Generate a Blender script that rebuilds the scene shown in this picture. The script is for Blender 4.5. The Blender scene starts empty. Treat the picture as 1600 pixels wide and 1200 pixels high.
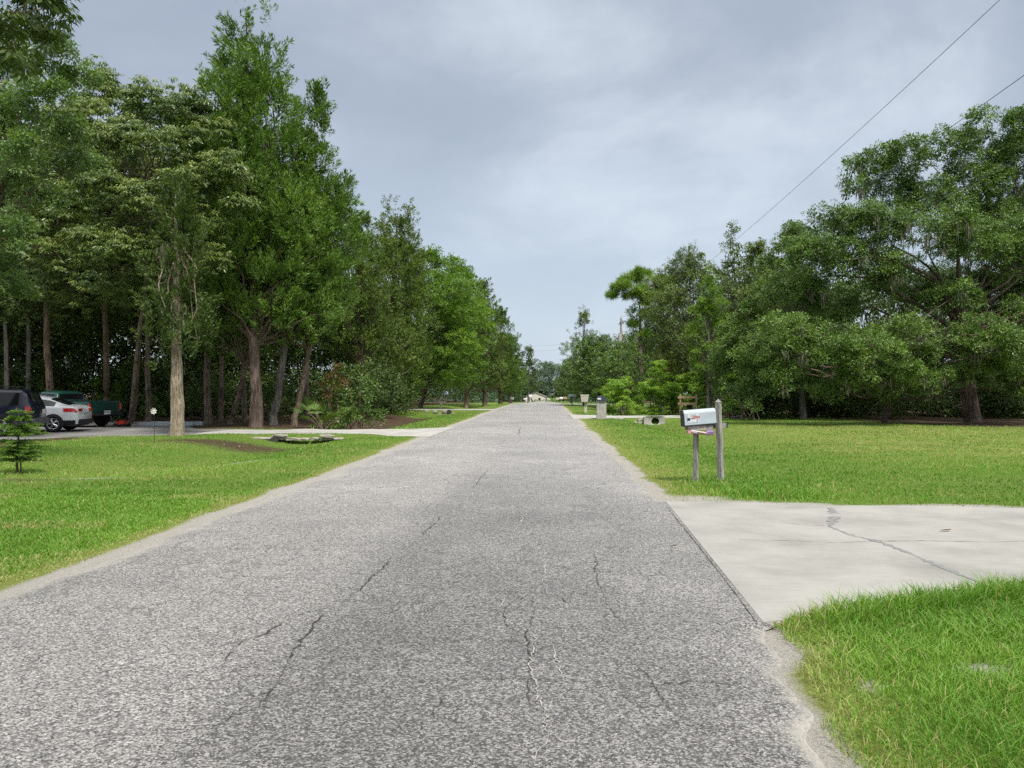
import bpy, math
import numpy as np
from math import radians, sin, cos, pi
C = bpy.context.scene
COL = C.collection
RNG = np.random.default_rng(7)
F, CX, CY, EYE = 1210.0, 855.0, 612.0, 1.6      # focal length and horizon point in photo pixels, eye height

# ------------------------------------------------------------------ camera, sky, sun, exposure
cam_d = bpy.data.cameras.new('camera'); cam = bpy.data.objects.new('camera', cam_d); COL.objects.link(cam)
cam.location = (0, 0, EYE); cam.rotation_euler = (radians(90), 0, 0)
cam_d.sensor_width = 36; cam_d.lens = 36 * F / 1600
cam_d.shift_x = (800 - CX) / 1600; cam_d.shift_y = (CY - 600) / 1600
cam_d.clip_start = .05; cam_d.clip_end = 4000
C.camera = cam
C.render.resolution_x, C.render.resolution_y = 1024, 768
SUN_EL, SUN_AZ = radians(58), radians(150)       # azimuth clockwise from +Y (north)
w = bpy.data.worlds.new("World"); C.world = w; w.use_nodes = True
nt = w.node_tree; nt.nodes.clear()
def N(tree, typ, **kw):
    n = tree.nodes.new(typ)
    for k, v in kw.items():
        if k.startswith('_'): setattr(n, k[1:], v)
        else: n.inputs[k.replace('__', ' ')].default_value = v
    return n
def ramp(tree, stops, interp='LINEAR'):
    r = tree.nodes.new('ShaderNodeValToRGB'); r.color_ramp.interpolation = interp
    e = r.color_ramp.elements
    while len(e) < len(stops): e.new(.5)
    for q, (p, c) in zip(e, stops):
        q.position = p; q.color = (*c, 1) if not np.isscalar(c) else (c, c, c, 1)
    return r
L = nt.links.new
tc = N(nt, 'ShaderNodeTexCoord')
sky = N(nt, 'ShaderNodeTexSky', _sky_type='NISHITA', _sun_disc=False, _sun_elevation=SUN_EL, _sun_rotation=SUN_AZ, _air_density=1.2, _dust_density=2.0)
skyk = N(nt, 'ShaderNodeVectorMath', _operation='SCALE'); skyk.inputs['Scale'].default_value = 0.085
L(sky.outputs[0], skyk.inputs[0])
sep = N(nt, 'ShaderNodeSeparateXYZ'); L(tc.outputs['Generated'], sep.inputs[0])
# the cloud deck: flat layer overhead, seen in perspective
zz = N(nt, 'ShaderNodeMath', _operation='MAXIMUM'); zz.inputs[1].default_value = .0; L(sep.outputs[2], zz.inputs[0])
za = N(nt, 'ShaderNodeMath', _operation='ADD'); za.inputs[1].default_value = .38; L(zz.outputs[0], za.inputs[0])
dv = N(nt, 'ShaderNodeVectorMath', _operation='DIVIDE'); cz = N(nt, 'ShaderNodeCombineXYZ')
for i in range(3): L(za.outputs[0], cz.inputs[i])
L(tc.outputs['Generated'], dv.inputs[0]); L(cz.outputs[0], dv.inputs[1])
mp = N(nt, 'ShaderNodeMapping'); mp.inputs['Location'].default_value = (1.35, .4, 0); mp.inputs['Scale'].default_value = (1.15, 1.35, .4); mp.inputs['Rotation'].default_value = (0, 0, radians(14))
L(dv.outputs[0], mp.inputs[0])
n1 = N(nt, 'ShaderNodeTexNoise', Scale=1.3, Detail=8.0, Roughness=.56, Distortion=.25); L(mp.outputs[0], n1.inputs['Vector'])
cr = ramp(nt, [(.34, (.194, .226, .276)), (.48, (.220, .254, .305)), (.56, (.260, .293, .340)), (.66, (.335, .37, .415)), (.78, (.42, .45, .48))]); L(n1.outputs[0], cr.inputs[0])
# lighter and slightly bluer towards the horizon
hz = N(nt, 'ShaderNodeMapRange', _interpolation_type='SMOOTHSTEP'); hz.inputs['From Min'].default_value = 0; hz.inputs['From Max'].default_value = .42; hz.inputs['To Min'].default_value = .75; hz.inputs['To Max'].default_value = 0
L(sep.outputs[2], hz.inputs[0])
mh = N(nt, 'ShaderNodeMix', _data_type='RGBA'); mh.inputs[7].default_value = (.34, .40, .465, 1)
L(hz.outputs[0], mh.inputs[0]); L(cr.outputs[0], mh.inputs[6])
# overhead the deck is thinner and brighter
ov = N(nt, 'ShaderNodeMapRange', _interpolation_type='SMOOTHSTEP'); ov.inputs['From Min'].default_value = .5; ov.inputs['From Max'].default_value = .95; ov.inputs['To Min'].default_value = 1; ov.inputs['To Max'].default_value = 2.6
L(sep.outputs[2], ov.inputs[0])
nw = N(nt, 'ShaderNodeMix', _data_type='RGBA'); nw.inputs[7].default_value = (.33, .34, .345, 1)
nwf = N(nt, 'ShaderNodeMapRange', _interpolation_type='SMOOTHSTEP'); nwf.inputs['From Min'].default_value = .45; nwf.inputs['From Max'].default_value = .8; L(sep.outputs[2], nwf.inputs[0]); L(nwf.outputs[0], nw.inputs[0]); L(mh.outputs[2], nw.inputs[6])
ms = N(nt, 'ShaderNodeVectorMath', _operation='SCALE'); L(nw.outputs[2], ms.inputs[0]); L(ov.outputs[0], ms.inputs['Scale'])
mx = N(nt, 'ShaderNodeMix', _data_type='RGBA'); mx.inputs[0].default_value = .9
L(skyk.outputs[0], mx.inputs[6]); L(ms.outputs[0], mx.inputs[7])
bg = N(nt, 'ShaderNodeBackground', Strength=1.0); L(mx.outputs[2], bg.inputs[0])
wo = N(nt, 'ShaderNodeOutputWorld'); L(bg.outputs[0], wo.inputs[0])
w.cycles.sampling_method = 'MANUAL'; w.cycles.sample_map_resolution = 512
sd = bpy.data.lights.new('sun', 'SUN'); sd.energy = 2.35; sd.angle = radians(10); sd.color = (1, .95, .87)
so = bpy.data.objects.new('sun', sd); COL.objects.link(so)
so.rotation_euler = (pi / 2 - SUN_EL, 0, pi - SUN_AZ)     # light comes from azimuth SUN_AZ
C.view_settings.view_transform = 'Standard'; C.view_settings.look = 'None'; C.view_settings.gamma = 1
C.view_settings.exposure = 0.98
C.cycles.max_bounces = 6; C.cycles.diffuse_bounces = 3; C.cycles.glossy_bounces = 2; C.cycles.transmission_bounces = 4
C.cycles.caustics_reflective = False; C.cycles.caustics_refractive = False
C.cycles.use_denoising = False
C.cycles.use_adaptive_sampling = True; C.cycles.adaptive_threshold = .02

# ------------------------------------------------------------------ helpers
def tag(o, label=None, cat=None, group=None, kind=None):
    if label: o['label'] = label
    if cat: o['category'] = cat
    if group: o['group'] = group
    if kind: o['kind'] = kind
    return o
def thing(name, label, cat, loc=(0, 0, 0), rz=0, group=None):
    o = bpy.data.objects.new(name, None); COL.objects.link(o)
    o.location = loc; o.rotation_euler = (0, 0, rz); o.empty_display_size = .3
    return tag(o, label, cat, group)
def copy_tree(o, parent=None):
    c = o.copy(); COL.objects.link(c); c.parent = parent
    for ch in list(o.children): copy_tree(ch, c)
    return c
class MB:
    """collects vertices and faces (numpy) for ONE mesh object"""
    def __init__(s): s.v = []; s.f = []; s.a = []; s.n = 0
    def add(s, v, f, a=.5):
        v = np.asarray(v, float).reshape(-1, 3)
        if isinstance(f, np.ndarray): f = [f]
        nf = 0
        for q in f:
            q = np.asarray(q); q = q.reshape(-1, q.shape[-1]) if q.ndim > 1 else q.reshape(1, -1)
            s.f.append(q + s.n); nf += len(q)
            s.a.append(np.full(len(q), a) if np.isscalar(a) else np.asarray(a))
        s.v.append(v); s.n += len(v); return s
    def box(s, c, d, rz=0, tilt=None, a=.5):
        x, y, z = [np.array([-1, 1, 1, -1, -1, 1, 1, -1]) * d[0] / 2, np.array([-1, -1, 1, 1, -1, -1, 1, 1]) * d[1] / 2, np.array([-1] * 4 + [1] * 4) * d[2] / 2]
        P = np.stack([x, y, z], 1)
        if tilt is not None:      # tilt = (rx, ry)
            rx, ry = tilt
            P = P @ np.array([[1, 0, 0], [0, cos(rx), sin(rx)], [0, -sin(rx), cos(rx)]])
            P = P @ np.array([[cos(ry), 0, -sin(ry)], [0, 1, 0], [sin(ry), 0, cos(ry)]])
        R = np.array([[cos(rz), sin(rz), 0], [-sin(rz), cos(rz), 0], [0, 0, 1]])
        s.add(P @ R + np.array(c), np.array([[3, 2, 1, 0], [4, 5, 6, 7], [0, 1, 5, 4], [1, 2, 6, 5], [2, 3, 7, 6], [3, 0, 4, 7]]), a); return s
    def tube(s, pts, rad, sides=8, jit=0, rng=None, a=.5, cap=True):
        pts = np.asarray(pts, float); k = len(pts); rad = np.broadcast_to(np.asarray(rad, float), (k,))
        d = np.gradient(pts, axis=0); d /= np.linalg.norm(d, axis=1, keepdims=True) + 1e-9
        ref = np.where(np.abs(d[:, 2:3]) > .9, np.array([[1., 0, 0]]), np.array([[0, 0, 1.]]))
        u = np.cross(d, ref); u /= np.linalg.norm(u, axis=1, keepdims=True); vv = np.cross(d, u)
        th = np.arange(sides) * 2 * pi / sides
        r = rad[:, None] * np.ones((k, sides))
        if jit: r = r * (1 + jit * ((rng or RNG).standard_normal((k, sides)) * .5 + ((rng or RNG).standard_normal((1, sides)))))
        P = pts[:, None] + r[..., None] * (np.cos(th)[None, :, None] * u[:, None] + np.sin(th)[None, :, None] * vv[:, None])
        i = np.arange(k - 1)[:, None] * sides; j = np.arange(sides)[None]; j2 = (j + 1) % sides
        q = np.stack([i + j, i + j2, i + sides + j2, i + sides + j], -1).reshape(-1, 4)
        f = [q]
        if cap: f += [np.arange(sides)[::-1][None], (np.arange(sides) + (k - 1) * sides)[None]]
        s.add(P.reshape(-1, 3), f, a); return s
    def build(s, name, mat, parent=None, smooth=False):
        me = bpy.data.meshes.new(name)
        V = np.concatenate(s.v); me.vertices.add(len(V)); me.vertices.foreach_set('co', V.astype(np.float32).ravel())
        lt = np.concatenate([np.full(len(q), q.shape[1]) for q in s.f]).astype(np.int32)
        lv = np.concatenate([q.ravel() for q in s.f]).astype(np.int32)
        me.loops.add(len(lv)); me.polygons.add(len(lt))
        me.loops.foreach_set('vertex_index', lv)
        st = np.zeros(len(lt), np.int32); st[1:] = np.cumsum(lt)[:-1]
        me.polygons.foreach_set('loop_start', st)
        try: me.polygons.foreach_set('loop_total', lt)
        except Exception: pass
        me.update(calc_edges=True)
        me.attributes.new('v', 'FLOAT', 'FACE').data.foreach_set('value', np.concatenate(s.a).astype(np.float32))
        me.polygons.foreach_set('use_smooth', np.full(len(lt), smooth))
        me.materials.append(mat)
        o = bpy.data.objects.new(name, me); COL.objects.link(o)
        if parent is not None: o.parent = parent
        return o
def PX(px, py, Y):                       # photo pixel at depth Y -> world
    return np.array([(px - CX) / F * Y, Y, EYE + (CY - py) / F * Y])
def sst(a, b, x): t = np.clip((x - a) / (b - a), 0, 1); return t * t * (3 - 2 * t)
def win(Y, a, b, s): return sst(a - s, a, Y) * (1 - sst(b, b + s, Y))
def vnoise(x, y, seed=0):                # smooth value noise
    xi, yi = np.floor(x).astype(int), np.floor(y).astype(int); fx, fy = x - xi, y - yi
    fx = fx * fx * (3 - 2 * fx); fy = fy * fy * (3 - 2 * fy)
    def h(a, b):
        n = (a * 374761393 + b * 668265263 + seed * 982451653) & 0x7fffffff
        n = ((n ^ (n >> 13)) * 1274126177) & 0x7fffffff
        return ((n ^ (n >> 16)) & 0xffff) / 65535.
    return (h(xi, yi) * (1 - fx) + h(xi + 1, yi) * fx) * (1 - fy) + (h(xi, yi + 1) * (1 - fx) + h(xi + 1, yi + 1) * fx) * fy
def gz(X, Y):
    X = np.asarray(X, float); Y = np.asarray(Y, float)
    z = -.0125 * (np.clip(Y, 105, 430) - 105)
    z = z - .0125 * 0
    wl = sst(12, 22, Y) * (1 - win(Y, 28.7, 32.6, .35)) * (1 - win(Y, 67, 71, .4))
    wr = sst(16, 30, Y) * (1 - win(Y, 45.9, 51.5, .35)) * (1 - win(Y, 94, 99, .5))
    z = z - .34 * np.exp(-((X + 8.9) / 1.7) ** 2) * wl - .36 * np.exp(-((X - 6.3) / 1.5) ** 2) * wr
    off = sst(.3, 1.5, np.maximum(-4.3 - X, X - 1.7))
    return z + off * .05 * (vnoise(X * .7, Y * .7, 3) - .5) + off * .02 * (vnoise(X * 2.3, Y * 2.3, 5) - .5) * (Y < 60)
def G(px, py, z0=0.0):                   # pixel -> flat ground point
    Y = (EYE - z0) * F / (py - CY); return np.array([(px - CX) / F * Y, Y])

# ------------------------------------------------------------------ materials
def newmat(name):
    m = bpy.data.materials.new(name); m.use_nodes = True; t = m.node_tree
    return m, t, t.nodes['Principled BSDF'], t.nodes['Material Output'], t.links.new
def simple(name, col, rough=.6, metal=0, spec=.5, noise=.12, scale=14, bump=0., coat=0):
    m, t, b, o, l = newmat(name)
    tc = N(t, 'ShaderNodeTexCoord'); nz = N(t, 'ShaderNodeTexNoise', Scale=scale, Detail=4.0); l(tc.outputs['Object'], nz.inputs['Vector'])
    r = ramp(t, [(.3, tuple(c * (1 - noise) for c in col)), (.7, tuple(min(1, c * (1 + noise)) for c in col))]); l(nz.outputs[0], r.inputs[0])
    l(r.outputs[0], b.inputs['Base Color']); b.inputs['Roughness'].default_value = rough; b.inputs['Metallic'].default_value = metal
    b.inputs['Specular IOR Level'].default_value = spec; b.inputs['Coat Weight'].default_value = coat
    if bump:
        bp = N(t, 'ShaderNodeBump', Strength=bump, Distance=.02); l(nz.outputs[0], bp.inputs['Height']); l(bp.outputs[0], b.inputs['Normal'])
    return m
def leafmat(name, cols, trans=.3, rough=.5, spec=.3):
    m, t, b, o, l = newmat(name)
    at = N(t, 'ShaderNodeAttribute', _attribute_name='v')
    r = ramp(t, [(i / (len(cols) - 1), c) for i, c in enumerate(cols)]); l(at.outputs['Fac'], r.inputs[0])
    l(r.outputs[0], b.inputs['Base Color']); b.inputs['Roughness'].default_value = rough; b.inputs['Specular IOR Level'].default_value = spec
    tr = N(t, 'ShaderNodeBsdfTranslucent')
    mu = N(t, 'ShaderNodeMix', _data_type='RGBA', _blend_type='MULTIPLY'); mu.inputs[0].default_value = 1; mu.inputs[7].default_value = (1.35, 1.5, .5, 1)
    l(r.outputs[0], mu.inputs[6]); l(mu.outputs[2], tr.inputs[0])
    ms = N(t, 'ShaderNodeMixShader'); ms.inputs[0].default_value = trans
    l(b.outputs[0], ms.inputs[1]); l(tr.outputs[0], ms.inputs[2]); l(ms.outputs[0], o.inputs[0])
    return m
def barkmat(name, c1, c2, sx=14, sz=2.2, bump=.9):
    m, t, b, o, l = newmat(name)
    tc = N(t, 'ShaderNodeTexCoord'); mp = N(t, 'ShaderNodeMapping'); mp.inputs['Scale'].default_value = (sx, sx, sz); l(tc.outputs['Object'], mp.inputs[0])
    nz = N(t, 'ShaderNodeTexNoise', Scale=1.0, Detail=7.0, Roughness=.65, Distortion=.6); l(mp.outputs[0], nz.inputs['Vector'])
    n2 = N(t, 'ShaderNodeTexNoise', Scale=.9, Detail=3.0); l(tc.outputs['Object'], n2.inputs['Vector'])
    ad = N(t, 'ShaderNodeMath', _operation='MULTIPLY_ADD'); ad.inputs[1].default_value = .5; l(n2.outputs[0], ad.inputs[0]); l(nz.outputs[0], ad.inputs[2])
    r = ramp(t, [(.5, tuple(c * .25 for c in c1)), (.68, c1), (.9, c2)]); l(ad.outputs[0], r.inputs[0])
    l(r.outputs[0], b.inputs['Base Color']); b.inputs['Roughness'].default_value = .9; b.inputs['Specular IOR Level'].default_value = .15
    bp = N(t, 'ShaderNodeBump', Strength=bump, Distance=.04); l(nz.outputs[0], bp.inputs['Height']); l(bp.outputs[0], b.inputs['Normal'])
    return m
M = {}
M['cedar'] = leafmat('cedar_foliage', [(0.043, 0.081, 0.013), (0.077, 0.144, 0.02), (0.119, 0.212, 0.028), (0.193, 0.278, 0.041)], .16)
M['cedar2'] = leafmat('dull_cedar_foliage', [(0.046, 0.076, 0.015), (0.081, 0.131, 0.023), (0.121, 0.177, 0.032), (0.178, 0.227, 0.045)], .16)
M['camphor'] = leafmat('long_leaf_foliage', [(0.042, 0.075, 0.017), (0.077, 0.129, 0.027), (0.143, 0.198, 0.039), (0.325, 0.363, 0.091)], .18, .38, .45)
M['silver'] = leafmat('silvery_foliage', [(0.058, 0.108, 0.034), (0.105, 0.174, 0.05), (0.172, 0.256, 0.08), (0.305, 0.38, 0.137)], .3, .4, .45)
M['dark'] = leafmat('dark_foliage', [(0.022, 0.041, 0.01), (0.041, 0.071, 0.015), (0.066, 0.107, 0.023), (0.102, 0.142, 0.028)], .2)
M['oak'] = leafmat('oak_foliage', [(0.05, 0.095, 0.02), (0.087, 0.154, 0.028), (0.135, 0.222, 0.042), (0.198, 0.29, 0.063)], .16, .42, .4)
M['oak2'] = leafmat('dull_oak_foliage', [(0.059, 0.09, 0.023), (0.097, 0.142, 0.032), (0.14, 0.191, 0.042), (0.204, 0.253, 0.064)], .16, .45, .35)
M['maple'] = leafmat('light_foliage', [(0.064, 0.12, 0.015), (0.107, 0.195, 0.024), (0.164, 0.271, 0.037), (0.242, 0.353, 0.056)], .35)
M['lime'] = leafmat('bright_foliage', [(0.079, 0.154, 0.014), (0.133, 0.244, 0.022), (0.203, 0.335, 0.035), (0.313, 0.424, 0.055)], .38)
M['yellowgreen'] = leafmat('yellowish_foliage', [(0.078, 0.102, 0.016), (0.13, 0.156, 0.022), (0.181, 0.216, 0.031), (0.259, 0.288, 0.051)], .35)
M['rust'] = leafmat('dead_foliage', [(0.08, 0.048, 0.013), (0.127, 0.077, 0.019), (0.174, 0.107, 0.028), (0.127, 0.168, 0.044)], .2)
M['pine'] = leafmat('pine_foliage', [(0.088, 0.156, 0.023), (0.142, 0.244, 0.034), (0.219, 0.332, 0.046), (0.285, 0.41, 0.061)], .2)
M['moss'] = leafmat('hanging_moss', [(0.094, 0.098, 0.064), (0.14, 0.142, 0.095), (0.186, 0.186, 0.127)], .15, .9, .05)
M['sapling'] = leafmat('sapling_foliage', [(0.026, 0.054, 0.012), (0.052, 0.108, 0.016), (0.091, 0.18, 0.022), (0.168, 0.288, 0.036)], .2)
M['far'] = leafmat('distant_foliage', [(0.043, 0.069, 0.02), (0.07, 0.109, 0.028), (0.101, 0.145, 0.038), (0.136, 0.182, 0.051)], .2)
M['farhaze'] = leafmat('far_haze_tinted_foliage', [(0.049, 0.083, 0.048), (0.073, 0.12, 0.066), (0.097, 0.15, 0.083), (0.13, 0.18, 0.102)], .2)  # bluish air haze of the distance put into the leaf colour
M['bark'] = barkmat('bark', (.13, .095, .07), (.30, .24, .18))
M['bark_pale'] = barkmat('pale_shaggy_bark', (.21, .17, .12), (.40, .34, .26), 22, 2.2, 1.4)
M['bark_red'] = barkmat('reddish_bark', (.15, .10, .07), (.33, .24, .17))
M['bark_dark'] = barkmat('dark_bark', (.085, .062, .05), (.22, .17, .14), 16, 1.8)
M['bark_grey'] = barkmat('grey_bark', (.13, .115, .095), (.28, .255, .22))
M['wood_grey'] = barkmat('weathered_grey_wood', (.25, .235, .215), (.44, .42, .39), 45, 3.5, .5)
M['wood_tan'] = barkmat('tan_wood', (.36, .25, .155), (.52, .39, .26), 30, 30, .3)

# ------------------------------------------------------------------ ground
def edge_l(Y): return -4.32 + .10 * (vnoise(Y * .5, Y * 0, 11) - .5) + .10 * (vnoise(Y * 2.1, Y * 0, 12) - .5) + .05 * (vnoise(Y * 7, Y * 0, 13) - .5) - .35 * sst(20, 60, Y) * (Y < 400)
def edge_r(Y):
    e = 1.72 + .12 * (vnoise(Y * .4, Y * 0, 21) - .5) + .14 * (vnoise(Y * 2.3, Y * 0, 22) - .5) + .09 * (vnoise(Y * 8, Y * 0, 23) - .5)
    k = win(Y, 5.4, 11.2, .05)
    e = np.where(Y < 5.33, 1.50 - .24 * sst(5.2, 3.0, Y) + .09 * (vnoise(Y * 3.3, Y * 0, 24) - .5) + .08 * (vnoise(Y * 11, Y * 0, 25) - .5), e)
    return e * (1 - k) + k * (1.48 + .23 * np.clip((Y - 5.33) / 5.9, 0, 1) + .02)
def axis(lo, a, b, hi, step, grow=1.18):
    c = list(np.arange(a, b + step / 2, step)); d = step
    while c[-1] < hi: d *= grow; c.append(c[-1] + d)
    d = step
    while c[0] > lo: d *= grow; c.insert(0, c[0] - d)
    return np.array(c)
gx = axis(-900, -26, 30, 900, .25); gy = axis(-60, 0, 75, 1500, .3, 1.06)
XX, YY = np.meshgrid(gx, gy)
inroad = win(XX, -4.0, 1.42, .25)
def d2far(X): return 51.5 + 0 * X
def inpoly_drive(X, Y):
    """1 inside any paved drive"""
    a = (X > 1.4) & (Y > drive1_near(X)) & (Y < drive1_far(X))
    b = (X > 1.4) & (Y > drive2_near(X)) & (Y < drive2_far(X))
    c = (X < -4.1) & (Y > ldrive_near(X)) & (Y < ldrive_far(X))
    d = (X < -4.1) & (X > -14) & (Y > 67.2 - .0 * X) & (Y < 70.6)
    e = (X > 1.4) & (X < 16) & (Y > 95) & (Y < 98.6)
    return a | b | c | d | e
def drive1_near(X): return np.interp(X, [1.48, 3.75, 7, 20], [5.33, 6.12, 6.55, 6.6])
def drive1_far(X): return np.interp(X, [1.48, 1.71, 6.5, 20], [11.25, 11.2, 10.6, 10.5])
def drive2_near(X): return np.interp(X, [1.5, 4.0, 30], [45.2, 46.6, 47.2])
def drive2_far(X): return np.interp(X, [1.5, 4.0, 30], [53.5, 51.6, 51.2])
def ldrive_near(X): return np.interp(X, [-34, -24, -19, -16, -12.5, -7.0, -4.3], [21, 22.4, 24.6, 27.4, 29.4, 29.3, 27.2])
def ldrive_far(X): return np.interp(X, [-34, -19, -15.5, -12, -8, -5.6, -4.3], [41, 40.5, 33.6, 32.4, 32.5, 33.0, 35.0])
Z = gz(XX, YY) - .05 * inroad
dr = inpoly_drive(XX, YY) | inpoly_drive(XX, YY + .3) | inpoly_drive(XX, YY - .3)
Z = Z - .05 * (inpoly_drive(XX, YY) & inpoly_drive(XX, YY + .45) & inpoly_drive(XX, YY - .45) & inpoly_drive(XX + .4, YY) & inpoly_drive(XX - .4, YY))
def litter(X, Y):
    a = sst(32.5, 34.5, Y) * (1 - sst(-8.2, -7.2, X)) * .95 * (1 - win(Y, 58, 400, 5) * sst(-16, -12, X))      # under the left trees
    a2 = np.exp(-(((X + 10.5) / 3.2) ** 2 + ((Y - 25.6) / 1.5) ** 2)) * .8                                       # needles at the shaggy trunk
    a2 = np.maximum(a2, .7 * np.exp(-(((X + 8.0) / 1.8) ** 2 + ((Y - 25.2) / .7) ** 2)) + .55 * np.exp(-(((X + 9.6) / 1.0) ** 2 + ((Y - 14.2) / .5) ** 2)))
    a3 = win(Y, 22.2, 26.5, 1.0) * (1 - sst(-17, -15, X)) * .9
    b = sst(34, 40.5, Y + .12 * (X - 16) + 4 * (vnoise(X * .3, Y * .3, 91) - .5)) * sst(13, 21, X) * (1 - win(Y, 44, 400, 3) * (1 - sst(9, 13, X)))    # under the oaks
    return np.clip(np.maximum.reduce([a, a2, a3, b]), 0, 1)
def sandm(X, Y):
    e = np.maximum(edge_l(Y) - X, X - edge_r(Y))
    wn = np.where((Y < 6) & (X > 0), .12,   .06 + .32 * vnoise(Y * .8, Y * 0, 54)); s = 1 - .9 * sst(-.02, 1, e / wn) - .1 * sst(.3, .6, e)
    s = np.maximum(s, .85 * np.exp(-(((X - 2.2) / .8) ** 2 + ((Y - 11.55) / .45) ** 2)))
    s = np.maximum(s, .8 * win(X, 1.8, 9, .6) * win(Y, drive1_far(X) - .1, drive1_far(X) + .15, .12))
    s = np.maximum(s, .75 * np.exp(-(((X + 8.6) / .9) ** 2 + ((Y - 14.6) / .35) ** 2)) + .6 * np.exp(-(((X + 7.4) / 1.3) ** 2 + ((Y - 18.4) / .5) ** 2)))
    s = np.maximum(s, .85 * np.exp(-(((X - 2.55) / .30) ** 2 + ((Y - 4.45) / .12) ** 2)))
    s = np.maximum(s, .6 * np.exp(-(((X - 1.75) / .18) ** 2 + ((Y - 4.15) / .14) ** 2)))
    return np.clip(s, 0, 1)
ground = MB(); ny, nx = XX.shape
idx = np.arange(nx * ny).reshape(ny, nx)
ground.add(np.stack([XX, YY, Z], -1).reshape(-1, 3), np.stack([idx[:-1, :-1], idx[:-1, 1:], idx[1:, 1:], idx[1:, :-1]], -1).reshape(-1, 4))
m, t, b, o, l = newmat('lawn_ground')
tcn = N(t, 'ShaderNodeTexCoord'); OB = tcn.outputs['Object']
al = N(t, 'ShaderNodeAttribute', _attribute_name='litter'); asd = N(t, 'ShaderNodeAttribute', _attribute_name='sand'); aw = N(t, 'ShaderNodeAttribute', _attribute_name='dry')
nf = N(t, 'ShaderNodeTexNoise', Scale=38.0, Detail=5.0, Roughness=.7); l(OB, nf.inputs['Vector'])
nm = N(t, 'ShaderNodeTexNoise', Scale=3.2, Detail=5.0, Roughness=.6); l(OB, nm.inputs['Vector'])
nb = N(t, 'ShaderNodeTexNoise', Scale=.35, Detail=4.0); l(OB, nb.inputs['Vector'])
g1 = ramp(t, [(.30, (.045, .085, .014)), (.50, (.085, .16, .022)), (.72, (.14, .22, .035))]); l(nf.outputs[0], g1.inputs[0])
g2 = ramp(t, [(.30, (.11, .12, .035)), (.50, (.17, .20, .05)), (.72, (.25, .27, .08))]); l(nf.outputs[0], g2.inputs[0])
def vadd(a, bb, k=1.0, c=0.0):
    q = N(t, 'ShaderNodeMath', _operation='MULTIPLY_ADD'); q.inputs[1].default_value = k; l(a, q.inputs[0]); l(bb, q.inputs[2]) if bb is not None else None
    if c:
        q2 = N(t, 'ShaderNodeMath', _operation='ADD'); q2.inputs[1].default_value = c; l(q.outputs[0], q2.inputs[0]); return q2.outputs[0]
    return q.outputs[0]
dryf = vadd(nb.outputs[0], vadd(nm.outputs[0], aw.outputs['Fac'], .9), .9, -.62)
mg = N(t, 'ShaderNodeMix', _data_type='RGBA'); mg.clamp_factor = True; l(dryf, mg.inputs[0]); l(g1.outputs[0], mg.inputs[6]); l(g2.outputs[0], mg.inputs[7])
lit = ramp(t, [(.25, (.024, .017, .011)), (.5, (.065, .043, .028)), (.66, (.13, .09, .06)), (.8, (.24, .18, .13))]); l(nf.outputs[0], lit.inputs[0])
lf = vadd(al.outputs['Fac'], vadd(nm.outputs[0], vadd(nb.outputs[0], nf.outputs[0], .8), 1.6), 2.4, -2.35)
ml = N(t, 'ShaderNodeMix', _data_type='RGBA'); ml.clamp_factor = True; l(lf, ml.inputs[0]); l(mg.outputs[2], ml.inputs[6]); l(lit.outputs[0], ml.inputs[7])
sn = ramp(t, [(.3, (.22, .202, .172)), (.5, (.335, .315, .278)), (.72, (.455, .432, .385))])
nG0 = N(t, 'ShaderNodeTexNoise', Scale=60.0, Detail=5.0, Roughness=.75); l(OB, nG0.inputs['Vector']); l(nG0.outputs[0], sn.inputs[0])
sf = vadd(asd.outputs['Fac'], vadd(nm.outputs[0], nf.outputs[0], 1.2), 3.0, -2.1)
msd = N(t, 'ShaderNodeMix', _data_type='RGBA'); msd.clamp_factor = True; l(sf, msd.inputs[0]); l(ml.outputs[2], msd.inputs[6]); l(sn.outputs[0], msd.inputs[7])
l(msd.outputs[2], b.inputs['Base Color']); b.inputs['Roughness'].default_value = .95; b.inputs['Specular IOR Level'].default_value = .1
bp = N(t, 'ShaderNodeBump', Strength=.8, Distance=.04); l(nf.outputs[0], bp.inputs['Height']); l(bp.outputs[0], b.inputs['Normal'])
M['ground'] = m
go = ground.build('ground', m, smooth=True); tag(go, kind='structure')
def dryness(X, Y):
    d = .0 + .95 * sst(4.5, 12, X) * win(Y, 22, 35, 6) + .75 * np.exp(-((X - 2.3) / .55) ** 2) * win(Y, 12, 44, 2)
    e_ = np.maximum(edge_l(Y) - X, X - edge_r(Y)); d = d + .9 * np.exp(-(np.maximum(e_, 0) / .35) ** 2)
    d = d + .5 * np.exp(-(((X + 9) / 4) ** 2 + ((Y - 16.5) / 2.5) ** 2))
    return np.clip(d, 0, 1)
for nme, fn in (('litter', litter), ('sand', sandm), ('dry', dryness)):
    go.data.attributes.new(nme, 'FLOAT', 'POINT').data.foreach_set('value', fn(XX, YY).ravel().astype(np.float32))

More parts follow.
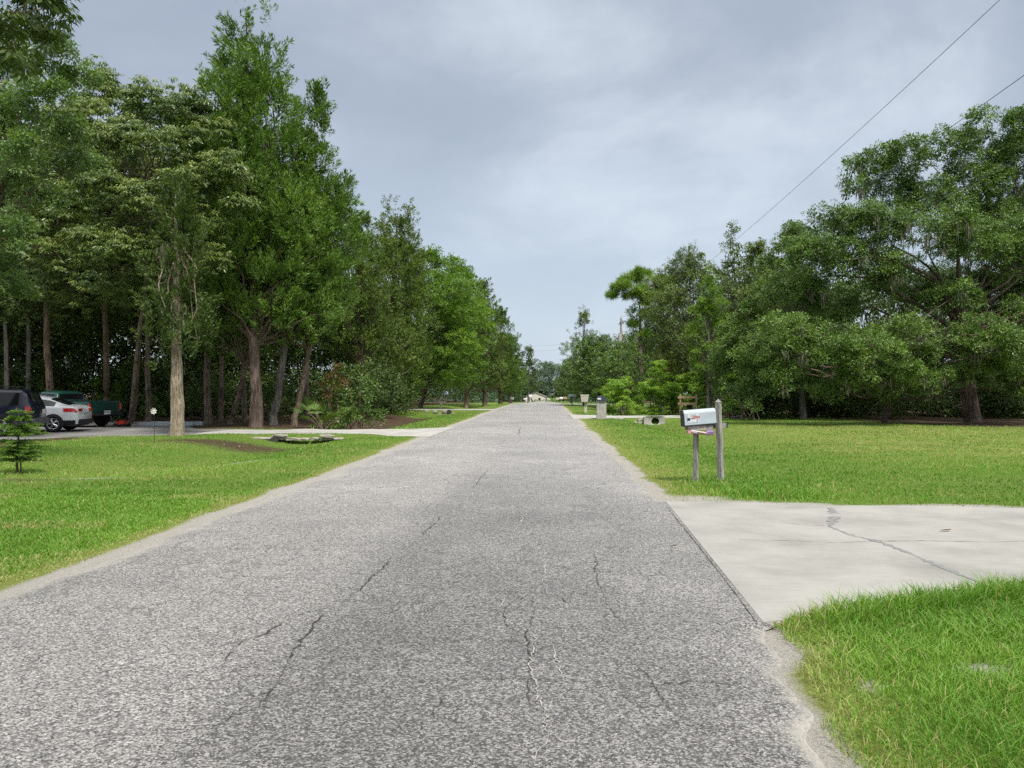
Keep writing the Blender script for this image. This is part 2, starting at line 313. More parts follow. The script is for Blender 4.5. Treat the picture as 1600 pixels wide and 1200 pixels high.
# ------------------------------------------------------------------ road
rys = np.concatenate([np.arange(-25, 0, .5), np.arange(0, 30, .08), np.arange(30, 110, .4), np.arange(110, 470, 3)])
us = np.concatenate([[0, .02, .05], np.linspace(.09, .91, 24), [.95, .98, 1]])
el, er = edge_l(rys), edge_r(rys)
RX = el[:, None] * (1 - us) + er[:, None] * us; RY = np.repeat(rys[:, None], len(us), 1)
crown = .035 * (1 - ((RX + 1.3) / 3.1) ** 2)
RZ = gz(RX, RY) + .004 + crown.clip(-.01, 1) + .006 * (vnoise(RX * 1.7, RY * .9, 31) - .5)
kd = 1 - win(rys, 5.33, 11.2, .1); RZ[:, 0] -= .045; RZ[:, 1] -= .02; RZ[:, -1] -= .08 * kd; RZ[:, -2] -= .03 * kd; RZ[:, -3] -= .01 * kd
k = len(us); ii = np.arange(len(rys) * k).reshape(len(rys), k)
rd = MB().add(np.stack([RX, RY, RZ], -1).reshape(-1, 3), np.stack([ii[:-1, :-1], ii[:-1, 1:], ii[1:, 1:], ii[1:, :-1]], -1).reshape(-1, 4))
m, t, b, o, l = newmat('worn_chip_asphalt')
tcn = N(t, 'ShaderNodeTexCoord'); OB = tcn.outputs['Object']
at = N(t, 'ShaderNodeAttribute', _attribute_name='edge')
vo = N(t, 'ShaderNodeTexVoronoi', Scale=98.0, Randomness=1.0); l(OB, vo.inputs['Vector'])
v2 = N(t, 'ShaderNodeTexVoronoi', Scale=170.0); l(OB, v2.inputs['Vector'])
s1 = N(t, 'ShaderNodeSeparateColor'); l(vo.outputs['Color'], s1.inputs[0]); s2 = N(t, 'ShaderNodeSeparateColor'); l(v2.outputs['Color'], s2.inputs[0])
nL = N(t, 'ShaderNodeTexNoise', Scale=.9, Detail=6.0, Roughness=.62); l(OB, nL.inputs['Vector'])
mpx = N(t, 'ShaderNodeMapping'); mpx.inputs['Scale'].default_value = (3.2, .28, 1); l(OB, mpx.inputs[0])
nS = N(t, 'ShaderNodeTexNoise', Scale=1.0, Detail=5.0); l(mpx.outputs[0], nS.inputs['Vector'])
spx = N(t, 'ShaderNodeSeparateXYZ'); l(OB, spx.inputs[0])
# old overlay strip (darker tar) between the seam at x=-1.5 and the right wheel track
wob = vadd(nS.outputs[0], spx.outputs[0], .35, -.17)
wob = vadd(nL.outputs[0], wob, .8, -.4)
def mr(src, a, bb, c=0, d=1):
    q = N(t, 'ShaderNodeMapRange', _interpolation_type='SMOOTHSTEP'); q.inputs['From Min'].default_value = a; q.inputs['From Max'].default_value = bb; q.inputs['To Min'].default_value = c; q.inputs['To Max'].default_value = d
    l(src, q.inputs[0]); return q.outputs[0]
def mul(a, bb):
    q = N(t, 'ShaderNodeMath', _operation='MULTIPLY'); l(a, q.inputs[0]); l(bb, q.inputs[1]) if not np.isscalar(bb) else setattr(q.inputs[1], 'default_value', bb); return q.outputs[0]
strip = mul(mr(wob, -2.0, -1.2, 0, .8), mr(wob, .3, 1.7, 1, .3))
fall = mr(spx.outputs[1], 7, 22, 1, .18)     # the tar-rich patch fades out along the road
dark = mul(strip, fall)
nQ = N(t, 'ShaderNodeTexNoise', Scale=.22, Detail=3.0); l(OB, nQ.inputs['Vector'])
chips = ramp(t, [(.0, .045), (.22, .105), (.42, .19), (.64, .31), (.86, .47), (1, .63)])
mixv = vadd(s1.outputs[0], mul(s2.outputs[0], .30), .70)
near = mr(spx.outputs[1], 3.5, 17, 1, 0)  # darker near, lighter far: tar wear plus grazing-angle brightening put into the colour
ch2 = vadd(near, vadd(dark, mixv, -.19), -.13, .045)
ch3 = vadd(nL.outputs[0], ch2, .34, -.175)
ch3 = vadd(nQ.outputs[0], ch3, .30, -.15)
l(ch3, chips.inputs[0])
tint = N(t, 'ShaderNodeMix', _data_type='RGBA', _blend_type='MULTIPLY'); tint.inputs[0].default_value = 1
tr_ = ramp(t, [(0, (1.0, .93, .85)), (.5, (1.0, .955, .91)), (1, (.975, .95, .94))]); l(s1.outputs[1], tr_.inputs[0])
l(chips.outputs[0], tint.inputs[6]); l(tr_.outputs[0], tint.inputs[7])
# sand washed over the margins and fine dust further out
nE = N(t, 'ShaderNodeTexNoise', Scale=7.0, Detail=6.0, Roughness=.7); l(OB, nE.inputs['Vector'])
se = mr(vadd(nE.outputs[0], vadd(nL.outputs[0], at.outputs['Fac'], .8), .9), 1.22, 1.80)
nG = N(t, 'ShaderNodeTexNoise', Scale=60.0, Detail=5.0, Roughness=.75); l(OB, nG.inputs['Vector'])
ssand = ramp(t, [(.3, (.22, .202, .172)), (.5, (.335, .315, .278)), (.72, (.455, .432, .385))]); l(nG.outputs[0], ssand.inputs[0])
mm = N(t, 'ShaderNodeMix', _data_type='RGBA'); l(mul(se, .92), mm.inputs[0]); l(tint.outputs[2], mm.inputs[6]); l(ssand.outputs[0], mm.inputs[7])
# net of fine cracks
nd = N(t, 'ShaderNodeTexNoise', Scale=2.2, Detail=5.0, Roughness=.65); l(OB, nd.inputs['Vector'])
vd = N(t, 'ShaderNodeVectorMath', _operation='SCALE'); vd.inputs['Scale'].default_value = .55; l(nd.outputs['Color'], vd.inputs[0])
va = N(t, 'ShaderNodeVectorMath', _operation='ADD'); l(OB, va.inputs[0]); l(vd.outputs[0], va.inputs[1])
vc = N(t, 'ShaderNodeTexVoronoi', _feature='DISTANCE_TO_EDGE', Scale=2.0); l(va.outputs[0], vc.inputs['Vector'])
ck = mul(mr(vc.outputs['Distance'], .003, .018, 1, 0), mr(nL.outputs[0], .42, .54))
mc = N(t, 'ShaderNodeMix', _data_type='RGBA'); mc.inputs[7].default_value = (.05, .047, .045, 1); l(mul(mul(ck, .7), mr(at.outputs['Fac'], .1, .6, 1, 0)), mc.inputs[0]); l(mm.outputs[2], mc.inputs[6])
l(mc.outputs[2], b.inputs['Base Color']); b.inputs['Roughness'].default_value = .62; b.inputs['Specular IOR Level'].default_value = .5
bp = N(t, 'ShaderNodeBump', Strength=.55, Distance=.006); l(vadd(vo.outputs['Distance'], ck, -1.0), bp.inputs['Height']); 
l(bp.outputs[0], b.inputs['Normal'])
M['road'] = m
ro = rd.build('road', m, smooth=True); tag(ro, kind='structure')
ed = np.maximum(1 - (RX - el[:, None]) / .6, (1 - (er[:, None] - RX) / .30) * (1 - .75 * win(RY, 5.6, 11, .6))).clip(0, 1)
ro.data.attributes.new('edge', 'FLOAT', 'POINT').data.foreach_set('value', ed.ravel().astype(np.float32))
M['crack_dark'] = simple('crack_shadow_dirt', (.055, .052, .05), .95, 0, .1, .3)
M['crack_pale'] = simple('pale_crack_filler', (.33, .315, .29), .9, 0, .2, .25)
M['crack_grey'] = simple('grey_patch_mortar', (.20, .20, .195), .9, 0, .2, .3, 60)
def roadz(x, y): return float(gz(x, y)) + .004 + max(-.01, .035 * (1 - ((x + 1.3) / 3.1) ** 2)) + .007
def crack(name, pix, width, mat, parent, zf=roadz, step=.035, wob=.012, seed=0):
    rng = np.random.default_rng(seed + 100)
    P = np.array([G(*p, z0=.03) for p in pix]); d = np.r_[0, np.cumsum(np.linalg.norm(np.diff(P, axis=0), axis=1))]
    s = np.arange(0, d[-1], step); X = np.interp(s, d, P[:, 0]); Y = np.interp(s, d, P[:, 1])
    X += np.cumsum(rng.standard_normal(len(s))) * wob * .5 * np.minimum(1, 1) ; X += rng.standard_normal(len(s)) * wob * .5; Y += rng.standard_normal(len(s)) * wob
    wv = width * .78 * (.25 + 1.1 * rng.random(len(s)) ** 1.5) * np.sin(np.linspace(.08, pi - .08, len(s))) ** .4
    T = np.stack([np.gradient(X), np.gradient(Y)], 1); T /= np.linalg.norm(T, axis=1, keepdims=True) + 1e-9
    n = np.stack([-T[:, 1], T[:, 0]], 1) * wv[:, None] / 2
    A = np.stack([X, Y], 1) + n; B = np.stack([X, Y], 1) - n
    za = [zf(*p) for p in A]; zb = [zf(*p) for p in B]
    V = np.concatenate([np.c_[A, za], np.c_[B, zb]]); k = len(s); i = np.arange(k - 1)
    return MB().add(V, np.stack([i, i + 1, i + 1 + k, i + k], 1)).build(name, mat, parent)
for q, (pix, wd, mt) in enumerate([
    ([(612, 872), (585, 896), (560, 923), (545, 935)], .017, 'crack_dark'),
    ([(505, 965), (480, 990), (462, 1018), (452, 1032)], .026, 'crack_dark'),
    ([(440, 975), (400, 997), (330, 1012)], .018, 'crack_dark'),
    ([(350, 1052), (400, 1060), (440, 1058)], .010, 'crack_dark'),
    ([(400, 1090), (440, 1080)], .012, 'crack_dark'),
    ([(120, 1010), (60, 1025), (10, 1048)], .012, 'crack_dark'),
    ([(645, 1068), (680, 1065), (760, 1064), (800, 1062), (830, 1065), (885, 1064)], .011, 'crack_dark'),
    ([(986, 1067), (1034, 1072), (1100, 1061), (1175, 1068)], .011, 'crack_dark'),
    ([(824, 796), (806, 815), (794, 835)], .018, 'crack_pale'),
    ([(850, 857), (846, 901), (833, 927)], .014, 'crack_pale'),
    ([(837, 980), (831, 1006), (831, 1072), (842, 1115), (846, 1159), (824, 1194)], .012, 'crack_pale'),
    ([(834, 940), (829, 1006), (828, 1072), (838, 1120)], .010, 'crack_dark'),
    ([(864, 1006), (868, 1032), (885, 1063)], .011, 'crack_pale'),
    ([(684, 1065), (684, 1089), (667, 1120), (645, 1150)], .008, 'crack_dark'),
    ([(929, 866), (936, 900), (942, 927)], .013, 'crack_dark'),
    ([(763, 925), (820, 927), (881, 932), (900, 945)], .011, 'crack_dark'),
    ([(881, 932), (935, 925), (1000, 930)], .009, 'crack_dark'),
    ([(942, 927), (950, 950), (985, 985)], .008, 'crack_dark'),
    ([(829, 1006), (760, 1000), (700, 1004), (640, 998)], .008, 'crack_dark'),
    ([(831, 927), (790, 950), (800, 980), (837, 1000)], .009, 'crack_dark'),
    ([(452, 1032), (430, 1075), (395, 1110), (330, 1140)], .012, 'crack_dark'),
    ([(480, 985), (430, 990), (380, 1002), (345, 1040)], .009, 'crack_dark'),
    ([(535, 949), (500, 955), (455, 968)], .009, 'crack_dark'),
    ([(600, 1010), (640, 1005), (690, 1012)], .008, 'crack_dark'),
    ([(885, 1064), (930, 1066), (986, 1067)], .007, 'crack_dark'),
    ([(785, 953), (800, 938), (808, 930)], .013, 'crack_pale'),
    ([(985, 1030), (1010, 1060), (1040, 1090), (1070, 1115)], .010, 'crack_dark'),
    ([(765, 735), (742, 757), (735, 765)], .014, 'crack_dark'),
    ([(690, 808), (665, 830), (652, 843)], .014, 'crack_dark'),
    ([(815, 668), (806, 680)], .03, 'crack_dark'),
    ([(700, 692), (730, 691)], .04, 'crack_dark'),
]): crack('crack', pix, wd, M[mt], ro, seed=q)

# ------------------------------------------------------------------ driveways
def slab(name, xs, near, far, mat, up=.02, n=10, nearj=.0):
    xs = np.asarray(xs, float); v = np.linspace(0, 1, n)
    a = near(xs) + nearj * (vnoise(xs * 3, xs * 0, 41) - .5); c = far(xs) + nearj * (vnoise(xs * 3, xs * 0, 42) - .5)
    X = np.repeat(xs[:, None], n, 1); Y = a[:, None] * (1 - v) + c[:, None] * v
    Zt = gz(X, Y) + up
    mb = MB(); ii = np.arange(X.size).reshape(X.shape)
    mb.add(np.stack([X, Y, Zt], -1).reshape(-1, 3), np.stack([ii[:-1, :-1], ii[1:, :-1], ii[1:, 1:], ii[:-1, 1:]], -1).reshape(-1, 4))
    for (sx, sy, sz) in ((X[:, 0], Y[:, 0], Zt[:, 0]), (X[::-1, -1], Y[::-1, -1], Zt[::-1, -1]), (X[0, ::-1], Y[0, ::-1], Zt[0, ::-1]), (X[-1], Y[-1], Zt[-1])):
        k = len(sx); i = np.arange(k - 1)
        mb.add(np.concatenate([np.c_[sx, sy, sz], np.c_[sx, sy, sz - .14]]), np.stack([i, i + k, i + k + 1, i + 1], 1))
    return tag(mb.build(name, mat), kind='structure')
def concrete(name, c1, c2, scale=1.2, speck=.5):
    m, t, b, o, l = newmat(name)
    tc = N(t, 'ShaderNodeTexCoord'); a = N(t, 'ShaderNodeTexNoise', Scale=scale, Detail=6.0, Roughness=.6); l(tc.outputs['Object'], a.inputs['Vector'])
    f = N(t, 'ShaderNodeTexNoise', Scale=90.0, Detail=3.0, Roughness=.8); l(tc.outputs['Object'], f.inputs['Vector'])
    mp = N(t, 'ShaderNodeMapping'); mp.inputs['Scale'].default_value = (1, 9, 1); l(tc.outputs['Object'], mp.inputs[0])
    g = N(t, 'ShaderNodeTexNoise', Scale=2.0, Detail=4.0); l(mp.outputs[0], g.inputs['Vector'])
    ad = N(t, 'ShaderNodeMath', _operation='MULTIPLY_ADD'); ad.inputs[1].default_value = speck; l(f.outputs[0], ad.inputs[0]); l(a.outputs[0], ad.inputs[2])
    a2 = N(t, 'ShaderNodeMath', _operation='MULTIPLY_ADD'); a2.inputs[1].default_value = .3; l(g.outputs[0], a2.inputs[0]); l(ad.outputs[0], a2.inputs[2])
    r = ramp(t, [(.62, c1), (1.0, c2)]); l(a2.outputs[0], r.inputs[0])
    st_ = N(t, 'ShaderNodeTexNoise', Scale=.55, Detail=7.0, Roughness=.65, Distortion=.8); l(tc.outputs['Object'], st_.inputs['Vector'])
    sr_ = ramp(t, [(.34, .84), (.50, .97), (.62, 1.0)]); l(st_.outputs[0], sr_.inputs[0])
    mq = N(t, 'ShaderNodeMix', _data_type='RGBA', _blend_type='MULTIPLY'); mq.inputs[0].default_value = 1; l(r.outputs[0], mq.inputs[6]); l(sr_.outputs[0], mq.inputs[7]); l(mq.outputs[2], b.inputs['Base Color'])
    b.inputs['Roughness'].default_value = .85; b.inputs['Specular IOR Level'].default_value = .3
    bp = N(t, 'ShaderNodeBump', Strength=.25, Distance=.004); l(f.outputs[0], bp.inputs['Height']); l(bp.outputs[0], b.inputs['Normal'])
    return m
M['conc'] = concrete('pale_concrete', (.235, .226, .208), (.335, .323, .298))
M['conc_far'] = concrete('bright_concrete', (.28, .27, .25), (.42, .405, .375))
M['pad'] = concrete('dusty_asphalt', (.07, .068, .066), (.24, .23, .22), .5, .6)
M['stone'] = concrete('old_stone', (.13, .115, .095), (.36, .33, .29), 3.0, .6)
dw = slab('driveway', np.r_[np.linspace(1.49, 7, 30), np.linspace(7.5, 22, 20)], drive1_near, drive1_far, M['conc'], .012)
# keep the left end of the slab on the line of the road edge
me = dw.data
for vv in me.vertices:
    if vv.co.x < 3.0:
        fx = (3.0 - vv.co.x) / 1.51
        vv.co.x += .23 * fx * min(1, max(0, (vv.co.y - 5.33) / 5.9))
cz_ = lambda x, y: float(gz(x, y)) + .0155
crack('crack', [(1297, 790), (1304, 803), (1296, 817)], .20, M['crack_grey'], dw, cz_, .06, .006, 50)
crack('crack', [(1296, 817), (1335, 832), (1372, 843), (1420, 862), (1480, 885), (1520, 900), (1560, 917), (1600, 930)], .11, M['crack_grey'], dw, cz_, .05, .008, 51)
crack('crack', [(1218, 812), (1260, 815), (1296, 817)], .013, M['crack_dark'], dw, cz_, .05, .006, 52)
crack('control_joint', [(1155, 841), (1300, 842.5), (1450, 843), (1650, 843.5)], .016, M['crack_dark'], dw, cz_, .08, .0008, 53)
crack('edge_gap', [(1042, 790), (1110, 872), (1188, 974)], .012, M['crack_dark'], dw, cz_, .05, .002, 54)
slab('driveway', np.r_[np.linspace(1.5, 6, 12), np.linspace(6.5, 13, 20)], drive2_near, drive2_far, M['conc_far'], .025)
slab('driveway', np.linspace(-4.15, -13.2, 40)[::-1], ldrive_near, ldrive_far, M['conc_far'], .016, nearj=.35)
slab('parking_pad', np.linspace(-34, -13.1, 50), ldrive_near, ldrive_far, M['pad'], .010, 16, nearj=.5)
slab('driveway', np.linspace(-14, -4.3, 20), lambda x: 67.3 + 0 * x, lambda x: 70.6 + 0 * x, M['conc_far'], .03)
slab('driveway', np.linspace(1.5, 16, 20), lambda x: 95 + 0 * x, lambda x: 98.6 + 0 * x, M['conc_far'], .03)
slab('driveway', np.linspace(1.5, 14, 20), lambda x: 112 + 0 * x, lambda x: 116 + 0 * x, M['conc_far'], .03)

# ------------------------------------------------------------------ grass (nobody could count it)
M['grass'] = leafmat('grass_blades', [(0.058, 0.12, 0.016), (0.097, 0.208, 0.024), (0.147, 0.29, 0.037), (0.218, 0.367, 0.058), (0.388, 0.356, 0.158)], .3, .5, .3)
def blades(X, Y, h, wd, v, rng, lean=.5):
    n = len(X); az = rng.random(n) * 2 * pi; fc = rng.random(n) * 2 * pi
    z = gz(X, Y) - .01; B = np.stack([X, Y, z], 1)
    ln = (lean * rng.random(n) ** .8 * h)[:, None] * np.stack([np.cos(az), np.sin(az), 0 * az], 1)
    s = np.stack([np.cos(fc), np.sin(fc), 0 * fc], 1) * wd[:, None] / 2
    up = np.array([0, 0, 1.]) * h[:, None]
    V = np.stack([B - s, B + s, B + up * .55 + ln * .35 + s * .8, B + up * .55 + ln * .35 - s * .8, B + up * (.98 - .3 * lean * .5) + ln], 1).reshape(-1, 3)
    i = np.arange(n)[:, None] * 5
    return V, np.concatenate([i + 0, i + 1, i + 2, i + 3], 1), np.concatenate([i + 3, i + 2, i + 4], 1), v
def grassok(X, Y, rng):
    on = (X < edge_l(Y) + .04) | (X > edge_r(Y) - .07)
    on &= ~inpoly_drive(X, Y)
    e = np.maximum(edge_l(Y) - X, X - edge_r(Y))
    nz = vnoise(X * 3.1, Y * 3.1, 51) * .6 + vnoise(X * 9, Y * 9, 52) * .4
    on &= (e > .48 * (vnoise(X * 1.3, Y * 1.3, 53) * .5 + nz * .5) ** 2 * np.where((Y < 6) & (X > 0), .35, .85) - .07) | (rng.random(len(X)) < .06)
    on &= rng.random(len(X)) > 1.35 * sandm(X, Y) - .35 * nz
    lt = litter(X, Y)
    on &= rng.random(len(X)) > lt * (.75 + .5 * nz) * 1.05
    return on
rng = np.random.default_rng(11)
gr = MB()
def addgrass(X, Y, h0, h1, wk, lean, vb=0.0):
    ok = grassok(X, Y, rng); X, Y = X[ok], Y[ok]; n = len(X)
    R_ = np.hypot(X, Y); h = (h0 + (h1 - h0) * rng.random(n)) * (.6 + .5 * vnoise(X * .9, Y * .9, 61) + .5 * vnoise(X * 4.1, Y * 4.1, 65) ** 2)
    e = np.maximum(edge_l(Y) - X, X - edge_r(Y)); h *= .45 + .55 * sst(0, .6, e)
    lt = litter(X, Y); v = .06 + .48 * vnoise(X * .45, Y * .45, 62) + .25 * rng.random(n) + .16 * (vnoise(X * 2.6, Y * 2.6, 64) - .5) + .28 * dryness(X, Y) * vnoise(X * 1.5, Y * 1.5, 63) * 1.5 + vb
    v = np.where(rng.random(n) < .08 + .22 * (e < .35) + .35 * (vnoise(X * 1.1, Y * 1.1, 66) > .72) + .12 * dryness(X, Y), .93 + .07 * rng.random(n), v)
    wd = (wk + .00075 * R_) * (.7 + .6 * rng.random(n))
    V, q, tr, v = blades(X, Y, h, wd, v.clip(0, 1), rng, lean)
    n0 = gr.n; gr.v.append(V); gr.f.append(q + n0); gr.a.append(v); gr.f.append(tr + n0); gr.a.append(v); gr.n += len(V)
# polar scatter: density falls with distance
n = 430000; r_ = 5.2 * (62 / 5.2) ** rng.random(n); th = (rng.random(n) * 2 - 1) * .86 - .03
addgrass(r_ * np.sin(th), r_ * np.cos(th), .03, .075, .0022, .8)
n = 120000; addgrass(-4.2 - rng.random(n) * 6, 4.5 + 8 * rng.random(n) ** 1.3, .025, .075, .004, .9)
# long unmown grass in the near right corner
n = 125000; addgrass(1.2 + rng.random(n) * 5.5, 2.2 + rng.random(n) * 4.4, .035, .125, .0022, 1.2, -.02)
# tufts round the mailbox posts
n = 9000; X = 3.45 + rng.standard_normal(n) * .45; Y = 12.6 + rng.standard_normal(n) * .7; k_ = Y > 11.4; addgrass(X[k_], Y[k_], .06, .16, .004, .9, -.05)
# sparse strands over the near edge of the driveway
n = 9000; X = 1.6 + rng.random(n) * 6; Y = drive1_near(X) - .02 - .25 * rng.random(n) ** 1.5; addgrass(X, Y, .10, .24, .0022, 1.0, .1)
tag(gr.build('grass', M['grass']), 'green lawn grass on both verges and in the fields beside the road', 'grass', kind='stuff')

# ------------------------------------------------------------------ trees
def unit(v): return v / (np.linalg.norm(v, axis=-1, keepdims=True) + 1e-9)
def sphere(n, rng): return unit(rng.standard_normal((n, 3)))
STY = {  # leaf length, width, leaves per spray, spray radius, sprays per m2 of blob surface
    'broad': (.12, .07, 26, .19, 3.3), 'small': (.092, .056, 34, .20, 3.1), 'droop': (.16, .048, 28, .18, 3.7),
    'cedar': (.15, .042, 44, .13, 2.9), 'pine': (.26, .018, 46, .05, 2.4), 'feather': (.115, .038, 30, .2, 2.8), 'far': (.26, .15, 12, .45, 1.5)}
def foliage(mb, blobs, style, rng, dens=1., ls=1., inner=.25, vb=0.):
    Lf, Wf, m, sr, spm = STY[style]; Lf *= ls; Wf *= ls
    B = np.asarray(blobs, float)
    area = 4 * pi * ((B[:, 3] * B[:, 4] + B[:, 3] * B[:, 5] + B[:, 4] * B[:, 5]) / 3)
    cnt = np.maximum(4, (area * spm * dens / ls ** 1.6)).astype(int)
    bi = np.repeat(np.arange(len(B)), cnt); n = len(bi)
    d = sphere(n, rng); d[:, 2] = np.where((d[:, 2] < -.3) & (rng.random(n) < .6), -d[:, 2], d[:, 2])
    rad = 1 - .42 * rng.random(n) ** 1.8
    rad *= 1 + .22 * (vnoise(d[:, 0] * 3 + bi * 7.1, d[:, 1] * 3 + d[:, 2] * 4, 71) - .5) + .12 * rng.standard_normal(n) * .6
    p = B[bi, :3] + d * B[bi, 3:6] * rad[:, None]
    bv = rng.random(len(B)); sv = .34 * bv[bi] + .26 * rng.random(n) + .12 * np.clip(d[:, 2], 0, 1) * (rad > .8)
    # drop sprays in pockets so that what lies behind shows through
    keep = vnoise(p[:, 0] * 1.5 + p[:, 1] * .8, p[:, 2] * 1.7 - p[:, 1] * .7, 72) > .24
    p, d, sv, rad = p[keep], d[keep], sv[keep], rad[keep]; n = len(p)
    i = np.repeat(np.arange(n), m); k = len(i); u = sphere(k, rng)
    big = np.where(rad[i] < .72, 1.5, 1.0)
    if style == 'cedar':
        ax = unit(d * np.array([.8, .8, .5]) + np.array([0, 0, .75]) + .25 * rng.standard_normal((n, 3)))
        t_ = rng.random(k) ** .8; ln = .42 * ls + .42 * rng.random(n)
        pos = p[i] + ax[i] * (t_ * ln[i])[:, None] + u * ((1.15 - t_) * sr * ls * 1.1)[:, None]
        dr = unit(ax[i] + u * .75); tv = .12 * t_
    elif style == 'pine':
        pos = p[i] + u * .03; dr = unit(u + np.array([0, 0, .35])); tv = 0
    elif style == 'droop':
        off = u * np.array([1, 1, .45]); pos = p[i] + off * sr * ls * (rng.random(k) ** .5)[:, None]
        dr = unit(off * np.array([1, 1, .2]) * .8 + np.array([0, 0, -.55]) + .2 * u[::-1]); tv = .28 * np.clip(off[:, 2] + .2, 0, 1) * (d[i, 2] > .1)
    elif style == 'feather':
        ax = unit(d * np.array([1, 1, .3]) + .3 * rng.standard_normal((n, 3))); t_ = rng.random(k)
        pos = p[i] + ax[i] * (t_ * .55)[:, None] + u * .07; dr = unit(ax[i] * .5 + u); tv = 0
    else:
        pos = p[i] + u * np.array([1, 1, .7]) * (sr * ls * rng.random(k) ** .5)[:, None]
        dr = unit(u + d[i] * .4 + np.array([0, 0, -.1])); tv = 0
    want = d[i] * .75 + np.array([0, 0, .55]) + sphere(k, rng) * (.75 if style != 'pine' else 3.)
    nrm = unit(np.cross(want, dr))
    l_ = (Lf * (.6 + .8 * rng.random(k)) * big)[:, None]; w_ = (Wf * (.6 + .7 * rng.random(k)) * big)[:, None] / 2
    V = np.stack([pos, pos + dr * l_ * .45 + nrm * w_, pos + dr * l_, pos + dr * l_ * .45 - nrm * w_], 1).reshape(-1, 3)
    q = (np.arange(k) * 4)[:, None] + np.arange(4)
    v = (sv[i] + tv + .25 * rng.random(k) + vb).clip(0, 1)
    mb.add(V, q, v)
def blobs_broad(H, R, hb, n, rng, top=.55, off=(0, 0), k=.34):
    out = []
    for j in range(n):
        t_ = (j + rng.random()) / n
        prof = (sin(pi * min(1, (t_ * (1 - .06) + .10))) ** top)
        a = j * 2.4 + rng.random() * 1.2; rr = R * prof * (.45 + .40 * rng.random() ** .5)
        s = R * k * (.65 + .6 * rng.random()) * (.6 + .4 * prof)
        out.append((cos(a) * rr + off[0] * t_, sin(a) * rr + off[1] * t_, hb + (H - hb) * t_ * .96 - s * .3 * t_, s, s, s * .72))
    out.append((off[0], off[1], H - R * .3, R * .3, R * .3, R * .3))
    out.append((off[0] * .5, off[1] * .5, hb + (H - hb) * .5, R * .5, R * .5, (H - hb) * .32))
    return out
def blobs_cedar(H, R, hb, n, rng, lean=(0, 0), tips=1, pw=.85):
    out = []; n = int(n * 1.5)
    for j in range(n):
        t_ = ((j + rng.random()) / n) ** .9
        rp = R * (1 - t_) ** pw * min(1, .62 + 2.2 * t_) + .16
        a = j * 2.4 + rng.random(); rr = rp * (.30 + .55 * rng.random())
        s = np.clip(rp * (.26 + .22 * rng.random()), .26, .95)
        Hc = H - (1.5 if tips > 1 else .3)
        out.append((cos(a) * rr + lean[0] * t_, sin(a) * rr + lean[1] * t_, hb + (Hc - hb) * t_, s, s, s * 1.05))
    for q in range(tips):
        a = 0.2; o_ = -.55 if q == 0 else .95
        for z in np.linspace(.2, 2.0 if tips == 1 else 4.2, 5 if tips == 1 else 9):
            out.append((lean[0] + cos(a) * o_ * (1 if tips > 1 else 0), lean[1] + sin(a) * o_ * .3, H - z - q * .5, .14 + z * .17, .14 + z * .17, .34))
    return out
def limbs(mb, base, blobs, r0, rng, lean=(0, 0), frac=.7, H=None, droop=0, zl=None):
    B = np.asarray(blobs); H = H or B[:, 2].max()
    top = np.array([lean[0], lean[1], H * .93]); zlow = zl * H if zl else min(B[:, 2].min() * .85, H * .6)
    for b_ in B[np.argsort(-B[:, 3])][:int(len(B) * frac)]:
        c = b_[:3]; tz = np.clip(c[2] * .66 - .3, max(H * .12, zlow), H * .85); s_ = np.array([top[0] * tz / H, top[1] * tz / H, tz])
        if np.linalg.norm(c - s_) < .5: continue
        mid = (s_ + c) / 2 + rng.standard_normal(3) * .12 * np.linalg.norm(c - s_) + np.array([0, 0, .08 * np.linalg.norm(c - s_)])
        t_ = np.linspace(0, 1, 7)[:, None]; P = (1 - t_) ** 2 * s_ + 2 * t_ * (1 - t_) * mid + t_ ** 2 * c
        P[1:-1] += rng.standard_normal((5, 3)) * .035 * np.linalg.norm(c - s_) * .6
        rr = r0 * (1 - tz / H) * .45 + .02
        mb.tube(P, np.linspace(min(rr, r0 * .36), .01, 7), 5, cap=False)
        for q in range(3):       # twigs
            e = P[4 + q % 3]; d_ = unit(rng.standard_normal(3)) * b_[3] * .8
            mb.tube(np.array([e, e + d_ * .5 + rng.standard_normal(3) * .05, e + d_]), [.014, .009, .005], 4, cap=False)
def trunkmesh(mb, H, r, rng, lean=(0, 0), jit=.1, sides=12, flare=1.2, path=None):
    if path is None:
        t_ = np.linspace(0, 1, 22); P = np.stack([lean[0] * t_ + .05 * np.cumsum(rng.standard_normal(22)) * .35, lean[1] * t_ + .05 * np.cumsum(rng.standard_normal(22)) * .35, -.25 + (H + .2) * t_], 1)
        P[0, :2] = P[1, :2] = 0
    else:
        P = np.asarray(path, float); d = np.linspace(0, len(P) - 1, 22); P = np.stack([np.interp(d, np.arange(len(P)), P[:, a]) for a in range(3)], 1); t_ = np.linspace(0, 1, 22)
        P[2:-1] += rng.standard_normal((19, 3)) * .03
    rad = r * (1 - t_) ** .75 + .015; rad *= 1 + (flare - 1) * np.exp(-(P[:, 2] - P[0, 2]) / .35)
    mb.tube(P, rad, sides, jit, rng)
